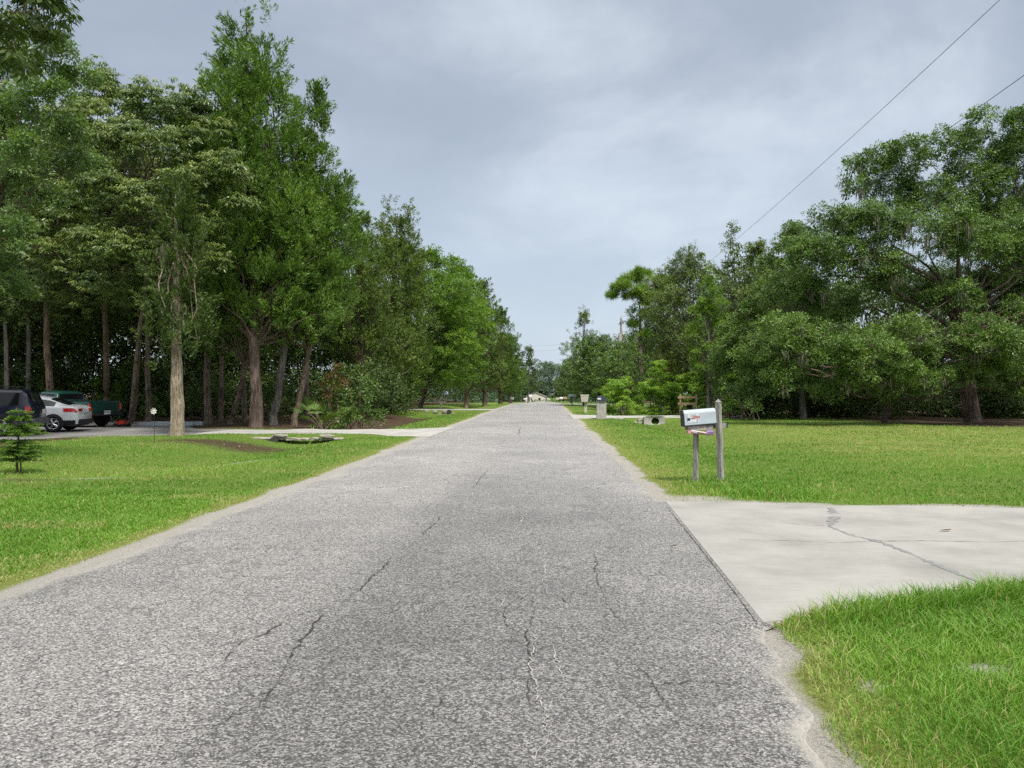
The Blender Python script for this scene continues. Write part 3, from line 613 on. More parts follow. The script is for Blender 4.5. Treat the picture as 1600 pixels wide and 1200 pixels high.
def tree(name, label, cat, px, Y, top, halfw, cbase, style, mat, bark='bark', shape='broad', trunk_px=8, n=36, dens=1., ls=1., tx=None, tY=None, group=None, seed=None, tips=1, limbfrac=.7, jit=.1, blobs=None, top_pow=.55, bend=0, moss=0, moss_at=None, vb=0., pw=.85, frun=None, k=.34, zl=None, bs=1.):
    """px = crown centre column, top/cbase rows, halfw in photo pixels at depth Y; tx = trunk base column"""
    seed = seed if seed is not None else abs(int(px * 7 + Y * 13))
    rng = np.random.default_rng(seed); tx = px if tx is None else tx; tY = Y if tY is None else tY
    bx = (tx - CX) / F * tY; bz = float(gz(bx, tY)); cx = (px - CX) / F * Y
    off = (cx - bx, Y - tY); H = EYE + (CY - top) / F * Y - bz; hb = EYE + (CY - cbase) / F * Y - bz; R = halfw / F * Y
    root = thing(name, label, cat, (bx, tY, bz), 0, group)
    if blobs is not None:
        bl = []
        for (qx, qy, qr, dy) in blobs:
            c = PX(qx, qy, Y + dy); s = qr / F * (Y + dy)
            bl.append((c[0] - bx, c[1] - tY, c[2] - bz, s * bs, s * .95 * bs, s * .78 * bs))
            for rep in range(7):
                a = rng.random() * 2 * pi; q = s * .8
                bl.append((c[0] - bx + cos(a) * q, c[1] - tY + sin(a) * q, c[2] - bz + rng.standard_normal() * s * .3, s * .5 * bs, s * .5 * bs, s * .42 * bs))
        top_l = off
    elif shape == 'cedar':
        bl = blobs_cedar(H, R, hb, n, rng, off, tips, pw)
    else:
        bl = [(x + off[0], y + off[1], z, a, b, c) for (x, y, z, a, b, c) in blobs_broad(H, R, hb, n, rng, top_pow, k=k)]
    tr = MB(); rt = trunk_px / F * tY / 2 * .88
    trunkmesh(tr, H * (.96 if shape == 'cedar' else .8), rt, rng, (off[0] * (1 if shape == 'cedar' else .8), off[1] * .8), jit)
    limbs(tr, None, bl, rt, rng, off if shape == 'cedar' else (off[0] * .8, off[1] * .8), limbfrac, H, zl=zl)
    tr.build('trunk', M[bark], root)
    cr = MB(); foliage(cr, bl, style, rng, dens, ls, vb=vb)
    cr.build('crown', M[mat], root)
    if moss:
        ms = MB(); B = np.asarray(bl); hang_moss(ms, B, moss, rng); tag(ms.build('hanging_moss', M['moss'], root), kind='stuff')
    return root
def hang_moss(ms, B, n, rng, strands=26):
    for j in range(n):
        b_ = B[rng.integers(len(B))]; a = rng.random() * 2 * pi
        c = b_[:3] + np.array([cos(a) * b_[3] * .8, -abs(sin(a)) * b_[4] * .9, -b_[5] * (.2 + .6 * rng.random())])
        L0 = .4 + 1.1 * rng.random() ** 1.5; k = strands; o = rng.standard_normal((k, 3)) * np.array([.13, .13, .12])
        ln = L0 * (.35 + .65 * rng.random(k)) * np.exp(-np.hypot(o[:, 0], o[:, 1]) * 3)
        S = c + o; dr = rng.standard_normal((k, 3)) * .08 + np.array([0, 0, -1.]); dr = unit(dr); sd_ = unit(rng.standard_normal((k, 3)) * np.array([1, 1, .0])) * .018
        mid = S + dr * ln[:, None] * .5 + rng.standard_normal((k, 3)) * .03
        V = np.stack([S - sd_, S + sd_, mid + sd_ * 1.3, mid - sd_ * 1.3, S + dr * ln[:, None]], 1).reshape(-1, 3); i = np.arange(k)[:, None] * 5
        v = rng.random(k); n0 = ms.n; ms.v.append(V); ms.n += len(V)
        ms.f.append(np.concatenate([i, i + 1, i + 2, i + 3], 1) + n0); ms.a.append(v); ms.f.append(np.concatenate([i + 3, i + 2, i + 4], 1) + n0); ms.a.append(v)
GL = 'trees of the left woods'; GR = 'trees of the right woods'
# ---- left side
tree('cedar_tree', 'tall two-tipped red cedar with dark shaggy trunk, highest tree of the left side', 'tree', 388, 35.5, 3, 165, 520, 'cedar', 'cedar', 'bark_dark', 'cedar', 18, 84, 1.0, tx=402, tY=35, group=GL, tips=2, pw=.66, jit=.16)
tree('cedar_tree', 'pointed red cedar just right of the tallest cedar, with pale grey trunk', 'tree', 495, 37, 143, 92, 525, 'cedar', 'cedar', 'bark_grey', 'cedar', 13, 60, 1.05, tx=427, group=GL, pw=.62)
tree('cedar_tree', 'cedar on a thin trunk leaning right toward the vine thicket', 'tree', 535, 39, 285, 90, 535, 'cedar', 'cedar', 'bark', 'cedar', 9, 44, 1.1, tx=460, tY=37, group=GL, pw=.6)
tree('cedar_tree', 'low spreading cedar in front of the tallest cedar, foliage reaching low', 'tree', 425, 34, 330, 115, 545, 'cedar', 'cedar', 'bark', 'cedar', 9, 44, 1.1, tx=360, tY=38, group=GL, pw=.5)
tree('cedar_tree', 'cedar with pale thick shaggy peeling trunk at the front edge of the lawn', 'tree', 283, 29.4, 290, 50, 566, 'cedar', 'dark', 'bark_pale', 'cedar', 22, 40, 1.1, vb=.12, zl=.75, limbfrac=.3, moss=7, tx=277, tY=27.9, group=GL, pw=.5, jit=.15)
tree('broadleaf_tree', 'rounded tree with long drooping pale-tipped leaves over the parked cars', 'tree', 255, 32, 118, 146, 455, 'droop', 'camphor', 'bark', 'broad', 10, dens=1.1, zl=.55, tx=205, tY=38.7, group=GL, limbfrac=.25, bs=1.28,
     blobs=[(232, 160, 34, 2), (285, 165, 36, 1), (196, 215, 36, 1), (250, 235, 38, 0), (318, 215, 34, 1), (350, 268, 34, -1), (372, 318, 24, -1), (300, 290, 36, -1), (235, 310, 38, -1), (170, 300, 36, 0), (320, 350, 30, -1), (270, 385, 34, -1), (200, 385, 36, -1), (140, 380, 32, 0), (250, 440, 26, -1), (165, 440, 28, 0), (330, 400, 22, -1), (210, 460, 24, 1)])
tree('broadleaf_tree', 'dark green drooping-leaf tree behind the white car', 'tree', 150, 37, 92, 122, 480, 'droop', 'camphor', 'bark_red', 'broad', 10, 64, 1.3, k=.32, zl=.6, tx=168, tY=44, group=GL, vb=.05)
tree('broadleaf_tree', 'silvery green tree at the left edge on a thick leaning trunk', 'tree', 20, 25, 40, 130, 490, 'small', 'silver', 'bark', 'broad', 24, dens=1.25, zl=.5, tx=-60, tY=25.5, group=GL, limbfrac=.3, bs=1.25,
     blobs=[(30, 95, 30, 0), (85, 75, 24, 0), (120, 125, 28, 1), (60, 150, 34, -1), (0, 180, 38, 0), (95, 200, 30, 0), (30, 235, 32, -1), (125, 255, 26, 1), (-20, 280, 40, 0), (55, 310, 28, 0), (10, 355, 30, -1), (-30, 410, 40, 0), (45, 390, 22, -1), (15, 445, 26, 0), (-40, 100, 50, 0)])
tree('broadleaf_tree', 'nearest tree, only its dark leafy limb entering the top left corner', 'tree', -70, 15, -200, 165, 92, 'droop', 'dark', 'bark', 'broad', 26, 30, 1.0, tx=-260, tY=15, group=GL, vb=.25)
tree('broadleaf_tree', 'dark tree behind the parked cars with reddish leaning trunk', 'tree', 60, 42, 200, 130, 500, 'broad', 'dark', 'bark_red', 'broad', 12, 50, 1.2, zl=.55, tx=82, tY=40, group=GL, vb=.1)
tree('broadleaf_tree', 'thin pale trunk tree between the dark car and the woods', 'tree', 30, 46, 250, 100, 490, 'broad', 'dark', 'bark_grey', 'broad', 9, 36, 1.1, zl=.55, tx=48, group=GL)
tree('cedar_tree', 'straight brown-trunked cedar between the shaggy trunk and the tallest cedar', 'tree', 325, 40, 200, 95, 480, 'cedar', 'cedar2', 'bark', 'cedar', 11, 44, 1.0, tx=325, tY=38.7, group=GL, pw=.6)
for px_, yy, tp, lab in ((12, 44, 250, 'slim pale trunk tree at the very left edge behind the leaning trunk'), (232, 41, 240, 'slim dark trunk tree left of the pale shaggy trunk'), (345, 43, 230, 'slim trunk tree in the shade right of the pale shaggy trunk'), (383, 41, 260, 'slim trunk tree close left of the dark shaggy cedar trunk'), (480, 42, 300, 'slim trunk tree right of the leaning cedar')):
    tree('broadleaf_tree', lab, 'tree', px_, yy, tp, 55, 480, 'broad', 'dark', 'bark_grey' if px_ < 100 else 'bark', 'broad', 8, 18, .9, group=GL, zl=.6, vb=.1)
tree('cedar_tree', 'brown-green cedar with twin tips above, standing on the left verge beyond the driveway', 'tree', 622, 62, 318, 88, 590, 'cedar', 'cedar2', 'bark', 'cedar', 9, 60, .95, ls=1.25, tx=605, group=GL, tips=2, pw=.5, vb=.12)
tree('cedar_tree', 'dull cedar filling the gap left of the twin-tipped roadside cedar', 'tree', 565, 52, 345, 70, 560, 'cedar', 'cedar2', 'bark', 'cedar', 9, 44, .95, ls=1.2, group=GL, pw=.55)
tree('maple_tree', 'light green maple with forked pale trunk on the left verge', 'tree', 672, 70, 385, 78, 606, 'broad', 'maple', 'bark_grey', 'broad', 8, 44, 1.2, ls=1.35, tx=638, tY=73, group=GL)
tree('maple_tree', 'light green maple with low wide branches reaching to the road', 'tree', 712, 76, 398, 62, 600, 'broad', 'maple', 'bark', 'broad', 8, 40, 1.2, ls=1.45, tx=657, tY=76, group=GL, vb=.05)
tree('broadleaf_tree', 'mid green rounded tree rising behind the light green maples', 'tree', 728, 90, 415, 48, 600, 'broad', 'oak', 'bark', 'broad', 8, 34, 1.1, ls=1.7, group=GL)
tree('cedar_tree', 'dark cedar spire first beyond the maples', 'tree', 757, 96, 445, 50, 615, 'cedar', 'cedar2', 'bark', 'cedar', 8, 44, 1.0, ls=1.6, group=GL, pw=.7)
tree('cedar_tree', 'dark cedar second beyond the maples, shorter than the spire before it', 'tree', 782, 106, 488, 40, 618, 'cedar', 'cedar', 'bark', 'cedar', 7, 40, 1.0, ls=1.7, group=GL, pw=.6, vb=-.1)
tree('cedar_tree', 'last dark cedar of the left row beside the road', 'tree', 797, 122, 528, 27, 622, 'cedar', 'cedar', 'bark', 'cedar', 6, 34, 1.0, ls=1.8, group=GL, pw=.5, vb=-.15)
tree('broadleaf_tree', 'grey-green weeping tree at the far left of the road', 'tree', 826, 165, 540, 20, 612, 'broad', 'far', 'bark_grey', 'broad', 4, 26, 1.0, ls=2.4, group=GL, vb=.15)
# ---- right side
tree('oak_tree', 'tall oak with open rounded top hung with moss, highest tree of the right side', 'tree', 1500, 46, 168, 180, 520, 'small', 'oak', 'bark_grey', 'broad', 24, tx=1650, tY=47, group=GR, moss=26, ls=1.15, dens=1.5, limbfrac=.35,
     blobs=[(1550, 215, 50, 0), (1600, 250, 60, 1), (1470, 235, 38, 0), (1420, 245, 36, -1), (1362, 262, 36, 0), (1640, 330, 70, 2), (1520, 290, 50, 1), (1390, 300, 40, 1), (1450, 320, 45, 0), (1580, 350, 60, 0), (1335, 290, 20, -1), (1680, 240, 70, 1), (1700, 400, 90, 0)])
tree('oak_tree', 'wide live oak with grey moss and thick trunk at the shaded lawn edge', 'tree', 1480, 40.5, 300, 200, 560, 'small', 'oak', 'bark_dark', 'broad', 25, tx=1519, tY=41, group=GR, moss=60, dens=1.7, limbfrac=.35,
     blobs=[(1300, 355, 46, 0), (1265, 395, 40, -1), (1375, 350, 50, 0), (1450, 365, 55, -1), (1530, 375, 55, -1), (1600, 400, 60, 0), (1340, 420, 55, 0), (1420, 440, 50, 1), (1500, 450, 55, 2), (1580, 470, 55, 1), (1660, 440, 70, 0), (1240, 450, 40, 0), (1300, 480, 40, 1)])
tree('oak_tree', 'low oak limbs with blue-green leaves sweeping down to the field edge', 'tree', 1400, 38, 500, 200, 640, 'small', 'oak', 'bark_dark', 'broad', 12, tx=1382, tY=40, group=GR, moss=45, dens=1.7, limbfrac=.4, vb=.06,
     blobs=[(1210, 540, 44, -1), (1262, 520, 40, -1), (1300, 560, 42, -2), (1360, 540, 44, -2), (1420, 520, 40, -1), (1400, 580, 34, -2), (1480, 550, 42, -1), (1545, 525, 45, -2), (1600, 560, 46, -2), (1650, 540, 50, -1), (1340, 590, 26, -2), (1230, 590, 34, -1), (1175, 570, 30, 0), (1290, 610, 24, -1), (1455, 595, 30, -1), (1525, 580, 32, -1), (1590, 600, 34, -1), (1385, 615, 24, 0), (1490, 470, 40, 1), (1620, 490, 44, 1)])
tree('oak_tree', 'mid green oak left of the wide live oak, leaning over its shoulder', 'tree', 1240, 46, 345, 84, 600, 'small', 'oak', 'bark_grey', 'broad', 12, 52, 1.6, ls=1.15, tx=1255, group=GR, moss=20)
tree('broadleaf_tree', 'olive green tree in the middle of the right woods', 'tree', 1182, 54, 375, 62, 610, 'small', 'oak2', 'bark_grey', 'broad', 9, 48, 1.6, ls=1.3, group=GR, vb=.15)
tree('broadleaf_tree', 'thin open-topped tree rising above the right woods', 'tree', 1148, 62, 345, 36, 470, 'small', 'oak2', 'bark_grey', 'broad', 7, 20, .6, ls=1.3, group=GR, top_pow=1.0)
tree('oak_tree', 'feathery dark oak behind the bright vine-clad tree', 'tree', 1078, 60, 385, 68, 605, 'feather', 'oak2', 'bark_grey', 'broad', 9, 52, 1.9, ls=1.35, group=GR)
tree('broadleaf_tree', 'bright green vine-clad tree in the right woods', 'tree', 1108, 51, 420, 36, 600, 'broad', 'maple', 'bark_grey', 'broad', 8, 34, 1.7, ls=1.1, group=GR, vb=.0)
tree('broadleaf_tree', 'dark dense tree at the field corner behind the front mailbox', 'tree', 1165, 47, 470, 64, 640, 'small', 'oak', 'bark_dark', 'broad', 9, 40, 1.6, ls=1.2, group=GR)
tree('pine_tree', 'tall pine with flat tufted crown standing right of the utility pole', 'tree', 998, 72, 424, 48, 500, 'pine', 'pine', 'bark_dark', 'broad', 12, tx=1000, group=GR, ls=1.5, dens=2.6, limbfrac=.5, zl=.82, seed=4,
     blobs=[(985, 436, 12, 0), (1008, 433, 11, 1), (966, 450, 10, 0), (956, 462, 7, 0), (1028, 441, 12, 0), (1000, 455, 11, -1), (982, 463, 8, 0), (1012, 472, 9, 0), (1040, 455, 12, 1), (1005, 492, 7, 0), (1024, 462, 10, 0), (1048, 440, 12, 1), (1058, 462, 13, 2), (972, 440, 7, 0), (998, 428, 8, 0), (1036, 470, 11, 0), (988, 484, 7, 0), (1016, 498, 8, 0), (990, 508, 6, 0), (1008, 524, 8, 0), (976, 446, 8, -1)])
tree('oak_tree', 'dark rounded oak overhanging the right verge beyond the mailboxes', 'tree', 935, 88, 520, 66, 622, 'feather', 'oak', 'bark_dark', 'broad', 8, 44, 1.6, ls=1.8, tx=940, group=GR, vb=-.05)
tree('broadleaf_tree', 'sparse feathery tree tip standing above the rounded verge oak', 'tree', 912, 92, 484, 36, 560, 'feather', 'oak2', 'bark_grey', 'cedar', 4, 20, .7, ls=1.6, group=GR, pw=.7)
tree('broadleaf_tree', 'mid green oak crown between the utility pole and the pine', 'tree', 972, 70, 528, 44, 622, 'feather', 'oak', 'bark_grey', 'broad', 6, 28, 1.3, ls=1.7, group=GR)
tree('broadleaf_tree', 'yellow-green young tree above the bright shrubs', 'tree', 1043, 60, 528, 26, 632, 'broad', 'yellowgreen', 'bark', 'broad', 5, 26, 1.0, ls=1.2, group=GR)
tree('oak_tree', 'mid green tree behind the pine trunk', 'tree', 1034, 74, 424, 58, 612, 'feather', 'oak', 'bark_grey', 'broad', 8, 44, 1.5, ls=1.6, group=GR)
tree('broadleaf_tree', 'dark far tree closing the right side of the road', 'tree', 893, 150, 560, 28, 622, 'broad', 'far', 'bark', 'broad', 4, 24, 1.2, ls=2.4, group=GR)

# bushes
def bush(name, label, cat, px, Y, top, halfw, style, mat, n=14, dens=1., ls=1., group=None, vb=0., stems=5, depth=1.):
    rng = np.random.default_rng(int(px * 3 + Y)); bx = (px - CX) / F * Y; bz = float(gz(bx, Y)); H = EYE + (CY - top) / F * Y - bz; R = halfw / F * Y
    root = thing(name, label, cat, (bx, Y, bz), 0, group)
    bl = []
    for j in range(n):
        a = rng.random() * 2 * pi; rr = R * (.9 * rng.random() ** .6); z = H * (.08 + .88 * rng.random() * (1 - .35 * (rr / R) ** 2)); s = min(R, H) * (.19 + .14 * rng.random())
        bl.append((cos(a) * rr, sin(a) * rr * depth, z, s, s, s * .8))
    st = MB()
    for j in range(stems * 2):
        b_ = bl[j % n]; s0 = np.array([rng.standard_normal() * R * .2, rng.standard_normal() * R * .1, -.05]); c = np.array(b_[:3])
        st.tube(np.array([s0, (s0 + c) / 2 + np.array([0, 0, .15 * H]), c]), [.03, .02, .008], 5)
    st.build('stems', M['bark'], root)
    cr = MB(); foliage(cr, bl, style, rng, dens, ls, vb=vb); cr.build('foliage', M[mat], root)
    return root
GB = 'shrubs at the wood edges'
bush('shrub', 'bright green bushy shrub beside the brick mailbox', 'shrub', 976, 52, 578, 36, 'droop', 'lime', 26, 1.9, .9, GB)
bush('shrub', 'bright green shrub at the left end of the wooden fence', 'shrub', 1052, 55.5, 588, 30, 'droop', 'lime', 22, 1.9, .9, GB, -.1)
bush('shrub', 'tallest bright green shrub, rising behind the concrete culvert', 'shrub', 1024, 54, 545, 34, 'droop', 'lime', 28, 1.9, .9, GB, .05)
bush('shrub', 'bright green arching shrub behind the wooden fence', 'shrub', 1084, 57.5, 578, 42, 'droop', 'lime', 28, 1.8, .9, GB, .0)
bush('shrub', 'yellow-green upright shrub behind the front mailbox', 'shrub', 1142, 46.5, 572, 24, 'droop', 'lime', 20, 1.8, .9, GB, .1)
bush('shrub', 'dark rounded shrub at the left end of the field edge', 'shrub', 1168, 43, 590, 40, 'small', 'oak', 16, 1.0, 1.1, GB, -.1)
bush('shrub', 'dark vine-covered thicket left of the second lawn', 'shrub', 556, 37.5, 560, 46, 'small', 'oak', 20, 1.0, 1.1, GB, -.1)
bush('shrub', 'rust-brown dead foliage hanging at the thicket top', 'shrub', 518, 37.0, 548, 26, 'small', 'rust', 10, .8, 1.0, GB)
bush('shrub', 'low leafy shrub at the foot of the vine thicket', 'shrub', 520, 35.5, 636, 40, 'small', 'oak', 14, .9, 1.0, GB, .1)
bush('shrub', 'pale green bush glowing between trunks behind the green pickup', 'shrub', 160, 46, 590, 34, 'broad', 'maple', 12, .9, 1.1, GB, -.05)
bush('shrub', 'green bush behind the reddish trunk and dark car', 'shrub', 95, 48, 585, 34, 'broad', 'oak', 12, .9, 1.2, GB)
bush('shrub', 'green bush beside the white vehicle in the woods', 'shrub', 232, 44, 612, 22, 'small', 'oak', 12, .9, 1.1, GB)
bush('shrub', 'dark bush right of the pale shaggy trunk', 'shrub', 320, 44, 590, 40, 'small', 'dark', 16, .9, 1.2, GB, .2)
bush('shrub', 'dark bush behind the pale grey trunk', 'shrub', 430, 43, 590, 55, 'small', 'dark', 18, .9, 1.2, GB, .2)
# palmetto
def palmetto(px, Y, label):
    bx = (px - CX) / F * Y; root = thing('palmetto', label, 'palm shrub', (bx, Y, float(gz(bx, Y))))
    rng = np.random.default_rng(5); lf = MB(); st = MB()
    for j in range(16):
        a = rng.random() * 2 * pi; e = .5 + .6 * rng.random(); d = np.array([cos(a) * cos(e), sin(a) * cos(e), sin(e)]); c = d * (.7 + .7 * rng.random())
        st.tube(np.array([[0, 0, 0], c * .5 + np.array([0, 0, .1]), c]), [.02, .014, .01], 5)
        s = unit(np.cross(d, [0, 0, 1.])); u_ = np.cross(s, d)
        for f in np.linspace(-1.3, 1.3, 15):
            q = d * cos(f) + s * sin(f) + u_ * .1; ln = .65 * (1 - .12 * abs(f)); nn = unit(np.cross(q, u_)) * .022
            lf.add(np.array([c, c + q * ln * .4 + nn, c + q * ln + np.array([0, 0, -.12]), c + q * ln * .4 - nn]), np.array([[0, 1, 2, 3]]), rng.random())
    st.build('stems', M['bark'], root); lf.build('fronds', M['oak'], root)
palmetto(505, 35.0, 'spiky fan-leaved palmetto at the foot of the thicket')

# undergrowth and far-off woods that read as one mass
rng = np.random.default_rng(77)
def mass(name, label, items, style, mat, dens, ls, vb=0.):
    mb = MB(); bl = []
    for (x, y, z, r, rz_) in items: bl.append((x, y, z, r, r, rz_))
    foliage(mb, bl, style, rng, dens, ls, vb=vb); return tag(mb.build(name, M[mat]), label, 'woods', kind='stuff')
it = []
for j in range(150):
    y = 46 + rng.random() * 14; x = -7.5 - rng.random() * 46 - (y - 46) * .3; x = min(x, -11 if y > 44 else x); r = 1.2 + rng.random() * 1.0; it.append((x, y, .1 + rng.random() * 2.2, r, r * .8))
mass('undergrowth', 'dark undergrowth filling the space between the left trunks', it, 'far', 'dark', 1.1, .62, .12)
it = []
for j in range(330):
    y = 50 + rng.random() * 28; x = -13 - rng.random() * 70 - (y - 54) * .2; r = 1.6 + rng.random() * 1.8; it.append((x, y, 2.5 + rng.random() * 9, r, r * .8))
for j in range(60):
    y = 82 + rng.random() * 50; x = -13 - rng.random() * 14; r = 1.8 + rng.random() * 1.8; it.append((x, y, 1 + rng.random() * 8, r, r * .8))
for j in range(190):
    y = 43 + rng.random() * 16; x = -(21 + rng.random() * 30) * y / 48; r = 1.5 + rng.random() * 1.3; it.append((x, y, 6 + rng.random() * (10.5 + 2.5 * vnoise(np.array(x * .2), np.array(0.), 83)), r, r * .8))
mass('woods', 'deep woods standing behind the left trees', it, 'far', 'dark', 1.0, 1.0, .2)
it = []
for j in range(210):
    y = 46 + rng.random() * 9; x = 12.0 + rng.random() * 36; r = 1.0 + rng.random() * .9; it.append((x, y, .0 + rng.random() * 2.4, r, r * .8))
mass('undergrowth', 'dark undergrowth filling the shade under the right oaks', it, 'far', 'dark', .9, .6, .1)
it = []
for j in range(170):
    y = 58 + rng.random() * 26; x = 13 + rng.random() * 60 + (y - 58) * .1; r = 1.6 + rng.random() * 1.8; it.append((x, y, 2.5 + rng.random() * 8.5, r, r * .8))
for j in range(90):
    y = 90 + rng.random() * 90; x = 9 + rng.random() * 16; r = 1.8 + rng.random() * 1.8; it.append((x, y, 1 + rng.random() * 8 - max(0, y - 105) * .0125, r, r * .8))
mass('woods', 'deep woods standing behind the right oaks', it, 'far', 'far', 1.0, 1.0, .0)
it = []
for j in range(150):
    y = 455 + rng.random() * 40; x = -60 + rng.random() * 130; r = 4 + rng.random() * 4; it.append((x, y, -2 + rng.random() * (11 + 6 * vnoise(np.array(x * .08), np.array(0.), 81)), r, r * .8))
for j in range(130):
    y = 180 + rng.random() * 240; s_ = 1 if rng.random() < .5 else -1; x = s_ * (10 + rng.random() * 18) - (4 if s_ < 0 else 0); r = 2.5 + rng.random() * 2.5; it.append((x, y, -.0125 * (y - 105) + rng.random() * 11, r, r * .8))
mass('woods', 'haze-tinted bluish far woods closing the end of the road', it, 'far', 'farhaze', .8, 2.6)

# ------------------------------------------------------------------ objects
exec_objects = True
M['white_paint'] = simple('white_car_paint', (.74, .75, .76), .25, 0, .5, .02, 3, 0, .8)
M['navy_paint'] = simple('dark_navy_car_paint', (.008, .010, .028), .25, 0, .4, .1, 3, 0, .35)
M['green_paint'] = simple('dark_green_car_paint', (.006, .045, .036), .3, 0, .4, .1, 3, 0, .3)
M['glass'] = simple('dark_window_glass', (.010, .011, .013), .06, 0, .45, .05)
M['black'] = simple('black_plastic', (.018, .018, .020), .6, 0, .4)
M['grey_trim'] = simple('grey_lower_cladding', (.09, .09, .095), .55)
M['tyre'] = simple('tyre_rubber', (.016, .016, .016), .8, 0, .3)
M['alloy'] = simple('alloy_rim', (.55, .56, .58), .3, .8)
M['red_lens'] = simple('red_lens', (.55, .02, .015), .2, 0, .6, .1, 8, 0, .6)
M['plate'] = simple('plate_white', (.72, .74, .72), .4)
M['ink'] = simple('dark_ink', (.03, .05, .06), .6)
M['galv'] = simple('pale_blue_grey_painted_metal', (.40, .455, .50), .5, .0, .4, .12, 6)
M['sticker'] = simple('white_sticker', (.56, .60, .63), .5, 0, .4, .04)
M['navy'] = simple('navy_patch', (.012, .016, .06), .6)
M['redink'] = simple('faded_red_ink', (.42, .20, .20), .7, 0, .3, .35, 60)
M['red'] = simple('red_plastic', (.50, .03, .015), .5)
M['brick'] = concrete('painted_pale_brick', (.33, .31, .29), (.47, .45, .42), 4, .5)
M['roofdark'] = simple('dark_mailbox_lid', (.05, .05, .09), .5)
M['cream'] = simple('cream_paint', (.60, .58, .50), .7, 0, .3, .08)
M['beige_plastic'] = simple('beige_plastic', (.48, .45, .40), .6, 0, .3, .06)
M['paper_pink'] = simple('pink_paper', (.55, .24, .26), .6, 0, .3, .4, 25)
M['paper_white'] = simple('white_paper', (.72, .70, .70), .6, 0, .3, .1)
M['paper_violet'] = simple('violet_paper', (.30, .20, .42), .6, 0, .3, .4, 25)
M['greenblue'] = simple('green_blue_metal', (.05, .16, .15), .5)
M['wire'] = simple('wire_black', (.07, .07, .08), .6)
M['rubber_pale'] = simple('pale_composite_board', (.38, .42, .44), .6, 0, .3, .1, 5)
def text_mesh(body, size, mat, parent, name, loc, rot, bold=0):
    cu = bpy.data.curves.new(name, 'FONT'); cu.body = body; cu.size = size; cu.extrude = .0008; cu.offset = bold; cu.align_x = 'CENTER'; cu.align_y = 'CENTER'
    tmp = bpy.data.objects.new('tmp', cu); me = bpy.data.meshes.new_from_object(tmp); bpy.data.objects.remove(tmp)
    me.materials.clear(); me.materials.append(mat)
    o = bpy.data.objects.new(name, me); COL.objects.link(o); o.parent = parent; o.location = loc; o.rotation_euler = rot
    return o

class Body:
    """car body surface S(x, v): v from -6 (bottom right) over the roof centre (0) to 6 (bottom left)"""
    def __init__(s, st): s.st = np.array(st, float)   # columns: x, zbottom, zbelt, ztop, w, wtop
    def at(s, x, v, out=0.):
        x = np.atleast_1d(np.asarray(x, float)); v = np.atleast_1d(np.asarray(v, float)); X, V = np.broadcast_arrays(x, v)
        zb, zl, zt, w, wt = [np.interp(X, s.st[:, 0], s.st[:, k]) for k in range(1, 6)]
        ys = np.stack([0 * w, wt * .62, wt * .97, w * .965, w, w * .99, w * .93]); zs = np.stack([zt, zt - .012, zt - np.minimum(.07, (zt - zl) * .4 + .01), zl, zb + (zl - zb) * .62, zb + (zl - zb) * .25, zb])
        a = np.abs(V); i = np.clip(a.astype(int), 0, 5); f = a - i
        y = np.take_along_axis(ys, i[None], 0)[0] * (1 - f) + np.take_along_axis(ys, i[None] + 1, 0)[0] * f
        z = np.take_along_axis(zs, i[None], 0)[0] * (1 - f) + np.take_along_axis(zs, i[None] + 1, 0)[0] * f
        sg = np.sign(V); r = np.hypot(y, (z - .7)); side = np.clip((a - 1.5), 0, 1)
        return np.stack([X, sg * (y + out * side), z + out * (1 - side)], -1)
    def patch(s, x0, x1, v0, v1, out=.008, nx=14, nv=8, mb=None):
        xs = np.linspace(x0, x1, nx)[:, None]; vs = np.linspace(v0, v1, nv)[None]; P = s.at(xs, vs, out)
        ii = np.arange(nx * nv).reshape(nx, nv); mb = mb or MB()
        return mb.add(P.reshape(-1, 3), np.stack([ii[:-1, :-1], ii[1:, :-1], ii[1:, 1:], ii[:-1, 1:]], -1).reshape(-1, 4))
    def shell(s):
        xs = np.unique(np.concatenate([np.linspace(s.st[0, 0], s.st[-1, 0], 60), s.st[:, 0]])); vs = np.linspace(-6, 6, 49)
        P = s.at(xs[:, None], vs[None]); n, k = P.shape[:2]; ii = np.arange(n * k).reshape(n, k); mb = MB()
        return mb.add(P.reshape(-1, 3), [np.stack([ii[:-1, :-1], ii[1:, :-1], ii[1:, 1:], ii[:-1, 1:]], -1).reshape(-1, 4), ii[0][None], ii[-1][::-1][None]])
